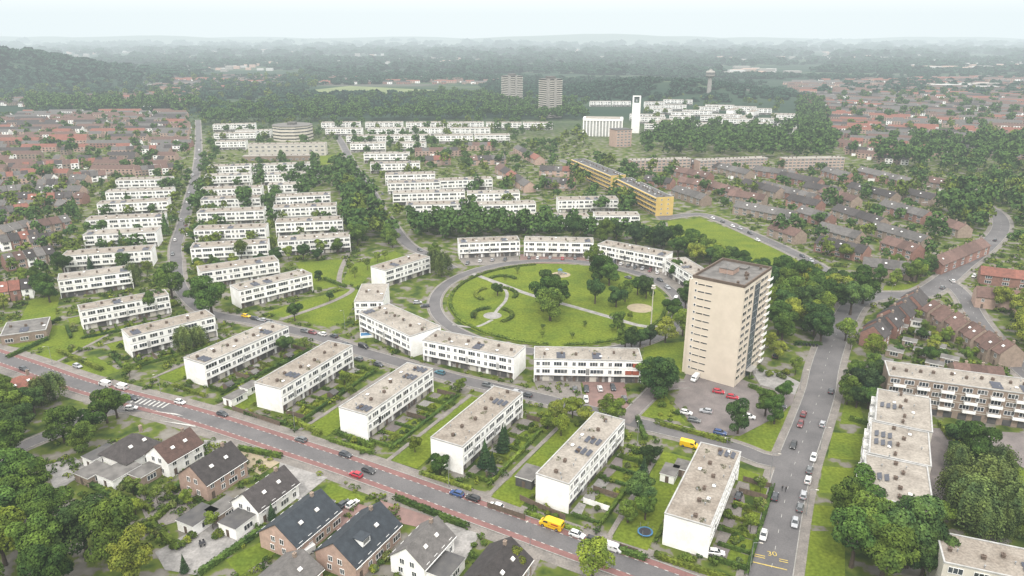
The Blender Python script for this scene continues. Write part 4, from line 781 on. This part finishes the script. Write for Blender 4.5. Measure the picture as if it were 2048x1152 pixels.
def shed(x,y,ang,lab='small garden shed'):
    r=thing('garden_shed',lab,'shed',x,y,ang); wl,rf=house_mesh(3,2.4,2,.6,woodf,rnd.choice([felt,felt2])); ob('wall',wl,r); ob('roof',rf,r); ob('door',D_W,r,(0,-1.2,0))
for bi,(r_,cc,ang,L,w) in enumerate(NB):
    d=Vector((math.cos(ang),math.sin(ang))); n=Vector((-d.y,d.x)); nu=max(2,round(L/6.2)); u=L/nu
    def at(lx,ly): q=cc+d*lx+n*ly; return q.x,q.y
    for i in range(nu+1):
        x=-L/2+u*i; xx,yy=at(x,-(w/2+5.2))
        if rnd.random()<.75: hedge(xx,yy,ang+math.pi/2,7.5,rnd.uniform(.6,.95),w=.7)
        else: fence(xx,yy,ang+math.pi/2,7.5,mat=white if rnd.random()<.2 else woodf,lab='low garden divider fence')
        if i<nu:
            b=MB(); a1,a2=rnd.uniform(2.5,4.5),rnd.uniform(2.5,4.5); q=[at(x+.5,-(w/2+.3)),at(x+u-.5,-(w/2+.3)),at(x+u-.5,-(w/2+a1)),at(x+.5,-(w/2+a2))]; b.face([(a[0],a[1],.096) for a in q][::-1]); struct('terrace_paving',b.mesh('terrace_paving',rnd.choice([pave,lpav,pave,lotpv])))
            b=MB(); q=[at(x+.6,-(w/2+a2+.2)),at(x+u-.6,-(w/2+a1+.2)),at(x+u-.6,-(w/2+8.8)),at(x+.6,-(w/2+8.8))]
            if rnd.random()<.75: b.face([(a[0],a[1],.0945) for a in q][::-1]); struct('lawn',b.mesh('lawn',grass))
            for k in range(2): X,Y=at(x+rnd.uniform(.8,u-.8),-(w/2+rnd.uniform(4.5,9))); shrub(X,Y,rnd.uniform(.6,1.3))
            if rnd.random()<.2: X,Y=at(x+u/2,-(w/2+7.8)); shed(X,Y,ang)
    xx,yy=at(0,-(w/2+9.4)); hedge(xx,yy,ang,L*.97,rnd.uniform(.6,.9),w=.9,lab='long hedge closing the garden plots')
    xx,yy=at(0,w/2+1.6); hedge(xx,yy,ang,L*.9,rnd.uniform(.5,.7),w=.8,lab='low hedge along the block rear')
    xx,yy=at(-L/2-5.5,-3); hedge(xx,yy,ang+math.pi/2,w+5,rnd.uniform(.6,.9),w=1.1,lab='hedge across the block end')
    for k in range(3): X,Y=at(-L/2-rnd.uniform(1.5,4.5),rnd.uniform(-w/2,w/2)); shrub(X,Y,rnd.uniform(.8,1.5))
for a,c in [((20,715),(95,680)),((120,705),(200,740)),((600,850),(640,870)),((672,868),(745,895)),((200,950),(280,990)),((290,1060),(358,1000)),((300,1045),(345,1090)),((400,1150),(520,1065)),((795,1000),(930,1055)),((1210,1095),(1290,1120)),((1275,840),(1290,880)),((1320,850),(1452,885)),((1700,840),(1735,850)),((1880,850),(1900,880)),((1930,900),(1990,915)),((1500,775),(1540,790)),((100,650),(120,640)),((1590,690),(1640,690)),((650,560),(690,575)),((160,960),(250,1010)),((215,985),(300,1020)),((350,985),(372,960)),((480,900),(560,915))]: hedge_px(a,c,1.,1.3)
for q in [(1240,1098,1275,1110),(1040,1000,1130,1040),(975,1015,1050,1040),(465,820,560,852)]:
    p,e=G(q[0],q[1]),G(q[2],q[3]); m=(p+e)/2; fence(m.x,m.y,math.atan2(e.y-p.y,e.x-p.x),(e-p).length,lab='long wooden fence by the road')
for poly,n in (([(120,700),(360,640),(380,700),(240,740)],18),([(190,930),(330,960),(480,1060),(330,1140),(200,1000)],30),([(1060,820),(1250,830),(1230,870),(1100,880)],10),([(1440,1040),(1500,960),(1520,1060),(1440,1110)],10),([(1280,780),(1370,800),(1370,850),(1280,840)],10),([(560,1090),(900,1060),(900,1150),(600,1150)],12),([(1500,735),(1590,740),(1580,765),(1500,760)],9)):
    q,x0,x1,y0,y1=region(poly); k=t=0
    while k<n and t<900:
        t+=1; x,y=rnd.uniform(x0,x1),rnd.uniform(y0,y1)
        if inpoly(x,y,q) and free(x,y,.5): shrub(x,y,rnd.uniform(.7,1.7)); k+=1
# ------------------------------------------------------------------ cars
def car_parts(van=False):
    def sec(x,w,zb,zt,ch=.14): return [(x,-w,zb),(x,-w,zt-ch),(x,-w+ch,zt),(x,w-ch,zt),(x,w,zt-ch),(x,w,zb)]
    b=MB()
    if van:
        b.loft([sec(-2.6,.9,.35,1.9,.2),sec(-2.5,.97,.25,2.05,.25),sec(1.0,.97,.25,2.05,.25)]); b.loft([sec(1.0,.97,.25,2.05,.25),sec(1.55,.96,.25,1.75,.3),sec(2.0,.95,.25,1.25,.2),sec(2.5,.88,.3,1.0,.2),sec(2.62,.8,.38,.8,.1)])
        g=MB(); g.face([(1.57,-.72,1.74),(1.97,-.78,1.29),(1.97,.78,1.29),(1.57,.72,1.74)]); g.v=[(x+.04,y,z+.03) for x,y,z in g.v]
        for s in (-1,1): g.face([(.5,s*.99,1.25),(1.6,s*.99,1.25),(1.4,s*.98,1.68),(.5,s*.98,1.72)][::-s])
        g.face([(-2.62,-.7,1.3),(-2.62,.7,1.3),(-2.62,.65,1.75),(-2.62,-.65,1.75)]); wx=(1.65,-1.6); R_=.34; fx,rx=2.6,-2.62; W=.95
    else:
        b.loft([sec(-2.12,.72,.4,.78,.1),sec(-2.02,.85,.25,.92),sec(-1.3,.89,.22,.96),sec(.75,.89,.22,.94),sec(1.5,.86,.22,.84),sec(2.0,.8,.25,.7,.12),sec(2.14,.66,.35,.58,.08)])
        b.loft([[(-1.5,-.5,1.395),(-1.5,.5,1.395),(-1.5,.5,1.42),(-1.5,-.5,1.42)],[(-1.3,-.64,1.41),(-1.3,.64,1.41),(-1.3,.6,1.47),(-1.3,-.6,1.47)],[(.05,-.64,1.42),(.05,.64,1.42),(.05,.6,1.48),(.05,-.6,1.48)],[(.3,-.56,1.38),(.3,.56,1.38),(.3,.5,1.42),(.3,-.5,1.42)]])
        for s in (-1,1):
            for x0_,x1_ in ((-.5,-.5),(-2.0,-1.45),(1.02,.25)): b.tube((x0_,s*.79,.93),(x1_,s*.6,1.41),.05,.045,4)
        g=MB(); g.loft([[(-2.0,-.76,.9),(1.05,-.76,.9),(1.05,.76,.9),(-2.0,.76,.9)],[(-1.45,-.6,1.41),(.25,-.6,1.41),(.25,.6,1.41),(-1.45,.6,1.41)]]); wx=(1.32,-1.3); R_=.32; fx,rx=2.08,-2.08; W=.82
    w=MB(); w.tube((0,-.11,0),(0,.11,0),R_,R_,12); wh=w.mesh('wheel',tyre); w=MB(); w.tube((0,-.125,0),(0,.125,0),R_*.6,R_*.6,8); rm=w.mesh('rim',rim)
    h=MB(); h.box(-.06,.06,-.16,.16,-.07,.07)
    return dict(body=b.mesh('body',carp),glass=g.mesh('windows',carg),wheel=wh,rim=rm,hl=h.mesh('headlight',lampw),tl=h.mesh('tail_light',lampr),wx=wx,R=R_,fx=fx,rx=rx,W=W,van=van)
CARP=car_parts(); VANP=car_parts(True)
CC={'white':(.58,.58,.58),'silver':(.30,.31,.33),'grey':(.10,.108,.115),'black':(.018,.019,.022),'dark':(.033,.038,.047),'blue':(.025,.06,.17),'red':(.34,.01,.028),'maroon':(.13,.025,.03),'yellow':(.62,.39,.005),'teal':(.04,.13,.17)}
CN={'dark':'dark grey'}
def road_ang(p):
    best=None
    for k,v in ROADS.items():
        pts=v[0]
        for i in range(len(pts)-1):
            d=(pts[i]-p).length
            if best is None or d<best[0]: e=pts[i+1]-pts[i]; best=(d,math.atan2(e.y,e.x))
    return best[1]
def car(px,py,col,kind='c',ang=None,s=1.,lab=None):
    p=G(px,py,.6); K=VANP if kind=='v' else CARP; a=road_ang(p) if ang is None else ang
    if rnd.random()<.4: a+=math.pi
    cn=CN.get(col,col); r=thing('parked_van' if kind=='v' else 'parked_car',lab or (cn+' car'),'van' if kind=='v' else 'car',p.x,p.y,a,.13,'cars and vans on the streets',zone=lab is None); r.scale=(s,s*.98,s)
    ob('body',K['body'],r,col=CC[col]); ob('windows',K['glass'],r)
    for x in K['wx']:
        for sy in (-1,1): wo=ob('wheel',K['wheel'],r,(x,sy*K['W'],K['R'])); ob('rim',K['rim'],wo)
    for sy in (-1,1): ob('headlight',K['hl'],r,(K['fx'],sy*.58,.72 if K['van'] else .6)); ob('tail_light',K['tl'],r,(K['rx'],sy*.62,.8 if K['van'] else .75))
    return r
for q in [(48,738,'dark'),(262,816,'white'),(360,804,'white'),(445,828,'dark'),(602,879,'grey'),(691,909,'dark'),(737,941,'black'),(712,949,'red'),(914,987,'blue'),(946,996,'black'),(993,1012,'white'),(1154,1069,'white'),(1188,1081,'black'),(155,732,'silver'),(265,796,'dark'),
 (1527,1070,'white'),(1590,1045,'silver'),(1600,1015,'grey'),(1607,990,'silver'),(1616,960,'white'),(1619,940,'grey'),(1627,915,'white'),(1550,993,'dark'),(1587,890,'black'),(1601,848,'maroon'),(1607,828,'maroon'),(1645,848,'silver'),(1662,782,'dark'),
 (625,665,'maroon'),(610,662,'grey'),(492,632,'yellow'),(510,637,'dark'),(525,640,'silver'),(668,672,'dark'),(693,690,'dark'),(717,718,'grey'),(757,729,'dark'),(880,745,'teal'),(1053,790,'dark'),(645,668,'white'),(540,644,'grey'),(975,770,'grey'),(1035,785,'silver'),
 (350,480,'white'),(375,470,'white'),(362,440,'silver'),(357,425,'grey'),(383,410,'white'),(384,392,'dark'),(374,405,'white'),(378,385,'silver'),(390,372,'white'),(383,368,'grey'),(386,350,'white'),(398,340,'dark'),(400,320,'silver'),(391,318,'white'),(345,508,'grey'),(372,450,'maroon'),(398,300,'white'),(402,280,'grey'),
 (765,388,'dark'),(745,368,'silver'),(730,352,'white'),(775,450,'white'),(790,443,'grey'),(722,380,'white'),(765,435,'dark'),(712,330,'white'),(840,500,'grey'),(700,320,'dark'),
 (1465,452,'white'),(1480,457,'silver'),(1500,466,'dark'),(1515,480,'white'),(1605,512,'dark'),(1622,521,'silver'),(1425,436,'white'),(1445,443,'grey'),(1948,552,'white'),(1955,505,'silver'),(2028,725,'white'),(1990,480,'dark'),(1885,575,'grey'),(1905,562,'white'),(1998,700,'silver'),(1550,712,'black'),
 (1256,555,'grey'),(1335,575,'silver'),(1320,560,'dark'),(1345,604,'grey')]: car(*q)
for q in [(1437,783,'red',-.35),(1465,794,'red',-.35),(1412,822,'silver',-.4),(1388,840,'grey',-.4),(1498,833,'white',-.4),(1440,865,'blue',-.4),(1545,795,'silver',-.4),(1560,812,'dark',-.4),(1372,825,'white',-.4),(1150,778,'grey',1.5),(1172,799,'white',1.5),(1173,778,'dark',1.5),(1200,777,'white',1.6),(1226,775,'dark',1.6),(1249,797,'grey',1.6),(1477,992,'dark',1.1),(1432,1105,'white',-.2),(705,1008,'white',1.0),(688,1008,'dark',1.0),
 (1125,517,'red',1.5),(1100,515,'silver',1.5),(1150,516,'grey',1.5),(1075,516,'white',1.5),(1058,515,'dark',1.5),(1175,517,'white',1.5),(985,520,'silver',1.4),(1010,519,'dark',1.4),(960,522,'white',1.4),(935,526,'grey',1.4),(1215,522,'silver',1.2),(1228,525,'dark',1.2),(1242,528,'white',1.2),(1256,531,'grey',1.2),(1270,535,'dark',1.2),(1285,537,'silver',1.2),(1300,541,'maroon',1.2),(1315,545,'white',1.2),(1372,575,'silver',1.),(1385,580,'white',1.),(1398,588,'dark',1.),(835,605,'silver',.1),(850,612,'dark',.1)]: car(*q[:3],ang=q[3])
car(210,768,'white','v',lab='left one of two white vans by the road at left'); car(243,774,'white','v',lab='right one of two white vans by the road at left')
y_=car(1103,1050,'yellow','v',s=1.22,lab='large yellow delivery van parked on the main road'); b=MB()
for s in (-1,1): b.box(-1.9,-.3,s*.985-.01,s*.985+.01,1.2,1.5); b.box(-2.2,.4,s*.985-.008,s*.985+.008,.75,.85)
ob('red_stripe',b.mesh('red_stripe',lampr),y_)
car(1378,890,'yellow','v',ang=-.45,s=1.05,lab='yellow van beside the garden behind the right block'); car(1226,1096,'white','v',s=.9,lab='small white van nearest the bottom on the main road'); car(1390,757,'white','v',ang=1.,lab='white van at the foot of the beige tower'); car(727,693,'black','v',s=.9,lab='black van on the street beside the white corner block'); car(610,1106,'white','v',ang=.9,lab='white van in a driveway beside the slate-roofed house'); car(1352,597,'white','v',ang=1.2,s=.9,lab='white van on the ring road east of the park')
# ------------------------------------------------------------------ lamps, mast, furniture, people
b=MB(); b.tube((0,0,0),(0,0,1),.11,.1,8); b.tube((0,0,1),(0,0,7.8),.08,.05,8); b.tube((0,0,7.8),(1.4,0,8.3),.05,.04,6); LP=b.mesh('pole',metal)
b=MB(); b.loft([[(1.3,-.12,8.24),(1.3,.12,8.24),(1.3,.1,8.36),(1.3,-.1,8.36)],[(2.1,-.14,8.36),(2.1,.14,8.36),(2.1,.06,8.46),(2.1,-.06,8.46)]]); LH=b.mesh('lamp_head',offwh)
def lamp(px,py,ang=None):
    p=G(px,py); a=(road_ang(p)-math.pi/2) if ang is None else ang; r=thing('street_lamp','thin grey street lamp','street lamp',p.x,p.y,a,group='street lamps'); ob('pole',LP,r); ob('lamp_head',LH,r)
for q in [(105,730),(322,788),(590,862),(898,975),(1060,1092),(1275,885),(1450,920),(1605,660),(1600,780),(1540,955),(1500,1140),(690,655),(800,700),(430,605),(960,545),(345,465),(362,400),(1640,900),(1612,1030),(810,470),(742,400),(1920,600),(1560,485),(1460,436),(1780,600)]: lamp(*q)
p=G(1302,650); r=thing('floodlight_mast','tall pale floodlight mast at the park edge','mast',p.x,p.y,zone=False); b=MB(); b.tube((0,0,0),(0,0,18),.28,.14,10); ob('pole',b.mesh('pole',offwh),r)
b=MB(); b.tube((0,0,17),(0,0,17.4),1.,1.,12); b.tube((0,0,18),(0,0,18.4),.8,.8,12); ob('lamp_head',b.mesh('lamp_head',offwh),r)
p=G(1120,549); r=thing('climbing_frame','blue climbing frame with slide on the sandpit','playground',p.x,p.y,zone=False)
b=MB()
for x in (-1,1):
    for y in (-1,1): b.tube((x,y,0),(x,y,2.6),.08,.08,6)
b.box(-1,1,-1,1,1.4,1.5); ob('frame',b.mesh('frame',metal),r); b=MB(); b.loft([[(1,-.4,1.5),(1,.4,1.5),(1,.4,1.6),(1,-.4,1.6)],[(3.6,-.4,.3),(3.6,.4,.3),(3.6,.4,.4),(3.6,-.4,.4)]]); ob('slide',b.mesh('slide',bluep),r)
b=MB(); b.face([(-1.2,-1.2,2.6),(1.2,-1.2,2.6),(0,0,3.5)]); b.face([(1.2,-1.2,2.6),(1.2,1.2,2.6),(0,0,3.5)]); b.face([(1.2,1.2,2.6),(-1.2,1.2,2.6),(0,0,3.5)]); b.face([(-1.2,1.2,2.6),(-1.2,-1.2,2.6),(0,0,3.5)]); ob('roof',b.mesh('roof',bluep),r)
def tramp(px,py,lab):
    p=G(px,py); r=thing('trampoline',lab,'trampoline',p.x,p.y,zone=False); b=MB(); n=16
    for k in range(n): t=2*math.pi*k/n; t2=2*math.pi*(k+1)/n; b.face([(2*math.cos(t),2*math.sin(t),.8),(2*math.cos(t2),2*math.sin(t2),.8),(1.6*math.cos(t2),1.6*math.sin(t2),.82),(1.6*math.cos(t),1.6*math.sin(t),.82)])
    ob('pad',b.mesh('pad',bluep),r); b=MB(); b.face([(1.6*math.cos(k*math.pi/8),1.6*math.sin(k*math.pi/8),.79) for k in range(16)]); ob('mat',b.mesh('mat',dark),r)
    b=MB(); [b.tube((1.9*math.cos(k*math.pi/3),1.9*math.sin(k*math.pi/3),0),(1.9*math.cos(k*math.pi/3),1.9*math.sin(k*math.pi/3),2.4),.04,.04,5) for k in range(6)]; ob('frame',b.mesh('frame',metal),r)
tramp(1290,1068,'round blue trampoline behind the nearest white block')
p=G(735,672); r=thing('swimming_pool','blue garden pool beside the white corner block','pool',p.x,p.y,.2,zone=False); b=MB(); b.box(-3,3,-2,-1.8,0,1); b.box(-3,3,1.8,2,0,1); b.box(-3,-2.8,-1.8,1.8,0,1); b.box(2.8,3,-1.8,1.8,0,1); ob('rim',b.mesh('rim',frame),r); b=MB(); b.face([(-2.8,-1.8,.85),(2.8,-1.8,.85),(2.8,1.8,.85),(-2.8,1.8,.85)]); ob('water_surface',b.mesh('water_surface',bluep),r)
def garden_set(px,py,lab):
    p=G(px,py); r=thing('garden_table',lab,'table',p.x,p.y,.5,zone=False); b=MB(); b.box(-.8,.8,-.45,.45,.7,.75); ob('tabletop',b.mesh('tabletop',dark),r)
    b=MB(); b.box(-.04,.04,-.04,.04,0,.7); me=b.mesh('leg',dark)
    for x in (-.7,.7):
        for y in (-.38,.38): ob('leg',me,r,(x,y,0))
    for i,(x,y,a) in enumerate(((-.4,-.9,0),(.4,-.9,0),(-.4,.9,math.pi),(.4,.9,math.pi))):
        q=Vector((p.x+x*math.cos(.5)-y*math.sin(.5),p.y+x*math.sin(.5)+y*math.cos(.5))); c=thing('garden_chair','dark chair at the '+lab,'chair',q.x,q.y,a+.5,group='chairs round the '+lab,zone=False); b=MB(); b.box(-.22,.22,-.22,.22,.42,.46); ob('seat',b.mesh('seat',dark),c); b=MB(); b.box(-.22,.22,-.25,-.21,.46,.9); ob('backrest',b.mesh('backrest',dark),c)
        b=MB(); b.box(-.02,.02,-.02,.02,0,.42); me2=b.mesh('leg',dark)
        for x2 in (-.19,.19):
            for y2 in (-.19,.19): ob('leg',me2,c,(x2,y2,0))
garden_set(405,1090,'dark garden table on a pale patio')
b=MB(); b.box(-.28,.28,-.33,.33,0,1.); b.box(-.3,.3,-.36,.36,1.,1.08); BIN=b.mesh('wheeled_bin',dark)
for i in range(7): p=G(1592+i*7,690+i*.6); tag(ob('wheeled_bin',BIN,None,(p.x,p.y,.05),.2),'dark wheeled bin in the row behind the tower','bin','row of dark wheeled bins',zone=False)
def person(px,py,ang,lab):
    p=G(px,py); b=MB()
    def ring(c,rx,ry,n=8): return [(c[0]+rx*math.cos(2*math.pi*k/n),c[1]+ry*math.sin(2*math.pi*k/n),c[2]) for k in range(n)]
    b.loft([ring((0,0,.82),.16,.11),ring((0,0,1.0),.15,.1),ring((0,0,1.2),.17,.11),ring((0,0,1.4),.2,.11),ring((0,0,1.47),.12,.08),ring((0,0,1.5),.06,.06)])
    for s in (-1,1):
        b.loft([ring((s*.09,0,.86),.09,.1),ring((s*.1,s*.12,.5),.06,.065),ring((s*.1,s*.16,.1),.045,.05),ring((s*.1,s*.16+.05,.02),.05,.12)]); b.loft([ring((s*.2,0,1.42),.06,.06),ring((s*.25,-s*.04,1.15),.045,.045),ring((s*.24,-s*.1+.05,.88),.03,.03),ring((s*.24,-s*.1+.06,.8),.03,.04)])
    o=ob('person',b.mesh('person',dark),None,(p.x,p.y,.13),ang); tag(o,lab,'person',zone=False)
    b=MB(); b.loft([ring((0,0,1.5),.05,.05),ring((0,0,1.58),.08,.09),ring((0,0,1.68),.085,.1),ring((0,0,1.75),.05,.06)]); ob('head',b.mesh('head',skin),o); b=MB(); b.loft([ring((0,-.01,1.66),.09,.105),ring((0,-.01,1.73),.075,.09),ring((0,-.01,1.78),.03,.04)]); ob('hair',b.mesh('hair',wood),o)
person(1564,982,.3,'left one of two people in dark clothes walking on the street'); person(1571,984,.3,'right one of two people in dark clothes walking on the street')
# ------------------------------------------------------------------ labels
ZN=[(60,1050,'in the bottom left wood'),(150,860,'by the lane at left'),(60,700,'below the bungalow at far left'),(350,960,'behind the pyramid-roofed house'),(480,1090,'by the pale patio bottom left'),(700,1030,'between the slate-roofed houses'),(880,1080,'beside the small white house'),
(150,650,'around the leftmost white block'),(300,720,'around the second roadside block'),(450,770,'around the third roadside block'),(620,800,'around the fourth roadside block'),(800,850,'around the fifth roadside block'),(960,900,'around the sixth roadside block'),(1150,940,'around the seventh roadside block'),(1380,1020,'around the nearest roadside block'),
(300,810,'on the road by the crossing'),(500,850,'on the main road left of centre'),(700,925,'on the main road near the red car'),(950,1000,'on the middle stretch of main road'),(1180,1085,'on the main road at bottom'),
(1550,1100,'by the painted speed number'),(1610,960,'in the parking row on the right street'),(1610,850,'on the right street by the lot'),(1660,770,'at the junction right of the tower'),(1430,820,'in the tower car park'),(1540,760,'at the foot of the tower'),(1330,780,'left of the tower car park'),
(1200,790,'on the brick driveways below the park'),(1050,760,'below the curved south block'),(850,720,'by the street below the corner block'),(620,680,'on the access street at left centre'),(450,640,'by the car row left of centre'),
(1100,620,'in the middle of the park'),(1000,600,'by the hedge rings in the park'),(1240,600,'in the right half of the park'),(1120,540,'at the park playground'),(1180,670,'at the south rim of the park'),(780,600,'at the west rim of the park'),(900,540,'at the north-west park corner'),(980,510,'before the north-west curved block'),(1120,500,'before the north curved block'),(1260,520,'before the north-east curved block'),(1360,570,'at the east rim of the park'),
(650,570,'on the triangular lawns'),(750,520,'on the lawn by the diagonal street'),(560,480,'by the centre-left white rows'),(460,470,'right of the left street'),(460,540,'by the lower centre-left blocks'),(260,540,'in the lower far-left column'),(240,440,'in the far-left column of blocks'),(280,370,'at the top of the far-left column'),(340,620,'by the two big trees'),
(370,450,'on the left street'),(390,350,'on the upper left street'),(400,280,'at the far end of the left street'),(740,440,'in the belt by the diagonal street'),(740,370,'on the diagonal street'),(660,370,'left of the diagonal street'),(480,340,'below the brown school'),(580,300,'near the brown school'),
(60,560,'in the gardens at the left edge'),(60,470,'in the brown house rows at left'),(60,390,'in the upper left house rows'),(180,330,'in the red brick quarter'),(300,300,'at the right of the red brick quarter'),(100,260,'in the far red brick quarter'),
(850,400,'by the inner white rows'),(1000,400,'by the right inner white rows'),(850,320,'in the small house rows at centre'),(1050,330,'in the houses left of the yellow flats'),(1180,400,'by the lone white block'),(900,460,'in the belt north-west of the park'),(1050,465,'in the belt north of the park'),(1200,470,'in the belt north-east of the park'),(1180,430,'below the lone white block'),
(1250,400,'before the yellow flats'),(1350,380,'right of the yellow flats'),(1450,400,'in the brick rows right of centre'),(1550,380,'in the upper brick rows'),(1560,440,'in the middle brick rows'),(1660,380,'in the far brick rows'),(1700,440,'in the brick rows at right'),(1800,470,'in the lower right brick rows'),(1680,500,'by the road below the brick rows'),(1780,550,'in the lowest brick row'),(1900,520,'in the angled brick row'),(1850,390,'in the far right brick rows'),(1950,430,'by the big trees at right'),(1400,480,'by the long green wedge'),(1500,520,'at the end of the green wedge'),(1480,450,'on the road by the green wedge'),
(1600,620,'in the grove behind the tower'),(1720,620,'by the junction trees'),(1780,650,'in the dark-roofed terrace'),(1930,690,'in the long brown terrace'),(2000,590,'in the house row at right edge'),(2020,720,'on the road at the right edge'),(1720,790,'in the dark trees by the stepped flats'),(1950,780,'by the balcony flats'),(1950,980,'in the courtyard wood at right'),(1740,1080,'in the bottom right wood'),(1690,930,'on the verge left of the stepped flats'),(1900,560,'at the right road fork'),
(700,250,'in the left of the far back row'),(900,250,'in the middle of the far back row'),(1080,250,'at the right of the far back row'),(800,275,'in the second back row'),(960,275,'at the right of the second back row'),(470,260,'left of the round beige building'),(1200,225,'near the church'),(1350,230,'in the far white cluster'),(1500,235,'at the right of the far white cluster'),(1450,300,'by the pinkish brick flats'),(900,200,'left of the two highrises'),(1320,190,'below the water tower'),(1700,280,'in the houses beyond the wood'),(1600,330,'beside the pinkish brick flats'),(1500,1000,'right of the nearest roadside block'),(1300,960,'in the garden left of the nearest block'),(1130,850,'above the seventh roadside block')]
ORD=['first','second','third','fourth','fifth','sixth','seventh','eighth','ninth','tenth','eleventh','twelfth']+['%dth'%i for i in range(13,60)]
gr={}
for o,l,z in THINGS:
    x,y=PX(o.location.x,o.location.y,0)
    if z: l=l+' '+min(ZN,key=lambda q:(q[0]-x)**2+(2*(q[1]-y))**2)[2]
    gr.setdefault(l,[]).append((x,y,o))
for l,L in gr.items():
    if len(L)==1: L[0][2]['label']=l; continue
    if L[0][2].name.startswith('wheeled_bin') or L[0][2].name.startswith('garden_chair'):
        for q in L: q[2]['label']=l
        continue
    L.sort(key=lambda q:(q[0],q[1]))
    for i,q in enumerate(L): q[2]['label']=l+', '+ORD[min(i,58)]+' from left'
    if len(L)==2: L[0][2]['label']=l+', leftmost'; L[1][2]['label']=l+', rightmost'
# ------------------------------------------------------------------ emissive haze volume, light, camera
b=MB(); b.box(-13900,13900,-1400,14900,-3,520); me=b.mesh('sky_haze'); m=bpy.data.materials.new('haze_glow'); m.use_nodes=True; t=m.node_tree; t.nodes.remove(t.nodes['Principled BSDF'])
ab=nd(t,'ShaderNodeVolumeAbsorption'); em=nd(t,'ShaderNodeEmission'); ad=nd(t,'ShaderNodeAddShader'); K=1/6300.
ab.inputs['Color'].default_value=(0,0,0,1); ab.inputs['Density'].default_value=K; em.inputs['Color'].default_value=(.83,.93,.96,1); em.inputs['Strength'].default_value=K
t.links.new(ab.outputs[0],ad.inputs[0]); t.links.new(em.outputs[0],ad.inputs[1]); t.links.new(ad.outputs[0],t.nodes['Material Output'].inputs['Volume']); me.materials.append(m)
struct('haze_box',me)  # box round the whole scene; its haze veil is emitted glow, not scattered light
w=bpy.data.worlds.new('World'); SC.world=w; w.use_nodes=True; t=w.node_tree; bg=t.nodes['Background']; sk=nd(t,'ShaderNodeTexSky',sky_type='NISHITA'); sk.sun_disc=False; SE,az=R(52),R(190)
sk.sun_elevation=SE; sk.dust_density=4; sk.sun_rotation=az
tc=nd(t,'ShaderNodeTexCoord'); sp=nd(t,'ShaderNodeSeparateXYZ'); t.links.new(tc.outputs['Generated'],sp.inputs[0])
mr=nd(t,'ShaderNodeMapRange'); mr.inputs['From Min'].default_value=0; mr.inputs['From Max'].default_value=1; mr.inputs['To Min'].default_value=.38; mr.inputs['To Max'].default_value=1.; t.links.new(sp.outputs['Z'],mr.inputs['Value'])
sc_=nd(t,'ShaderNodeVectorMath',operation='SCALE'); sc_.inputs[0].default_value=(34.5,33.6,32.2); t.links.new(mr.outputs[0],sc_.inputs['Scale'])
mx=nd(t,'ShaderNodeMix',data_type='RGBA'); mx.inputs['Factor'].default_value=.87; t.links.new(sk.outputs[0],mx.inputs['A']); t.links.new(sc_.outputs[0],mx.inputs['B']); t.links.new(mx.outputs['Result'],bg.inputs['Color']); bg.inputs['Strength'].default_value=.115
sl=bpy.data.lights.new('sun','SUN'); sl.energy=2.6; sl.angle=R(10); sl.color=(1,.95,.88); so=bpy.data.objects.new('sun',sl); C.objects.link(so)
dv=Vector((math.sin(az)*math.cos(SE),math.cos(az)*math.cos(SE),math.sin(SE))); so.rotation_euler=dv.to_track_quat('Z','Y').to_euler()
cd=bpy.data.cameras.new('camera'); co=bpy.data.objects.new('camera',cd); C.objects.link(co); co.location=(0,0,H); co.rotation_euler=(math.pi/2-P,0,0); cd.lens=36*F/2048; cd.sensor_width=36; cd.clip_end=40000; cd.clip_start=.5
SC.camera=co; SC.view_settings.view_transform='Standard'; SC.view_settings.look='None'; SC.view_settings.exposure=0
print('TREES',len(TR),'HOUSES',len(HQ),'OBJ',len(bpy.data.objects),'SHRUB',nsh)
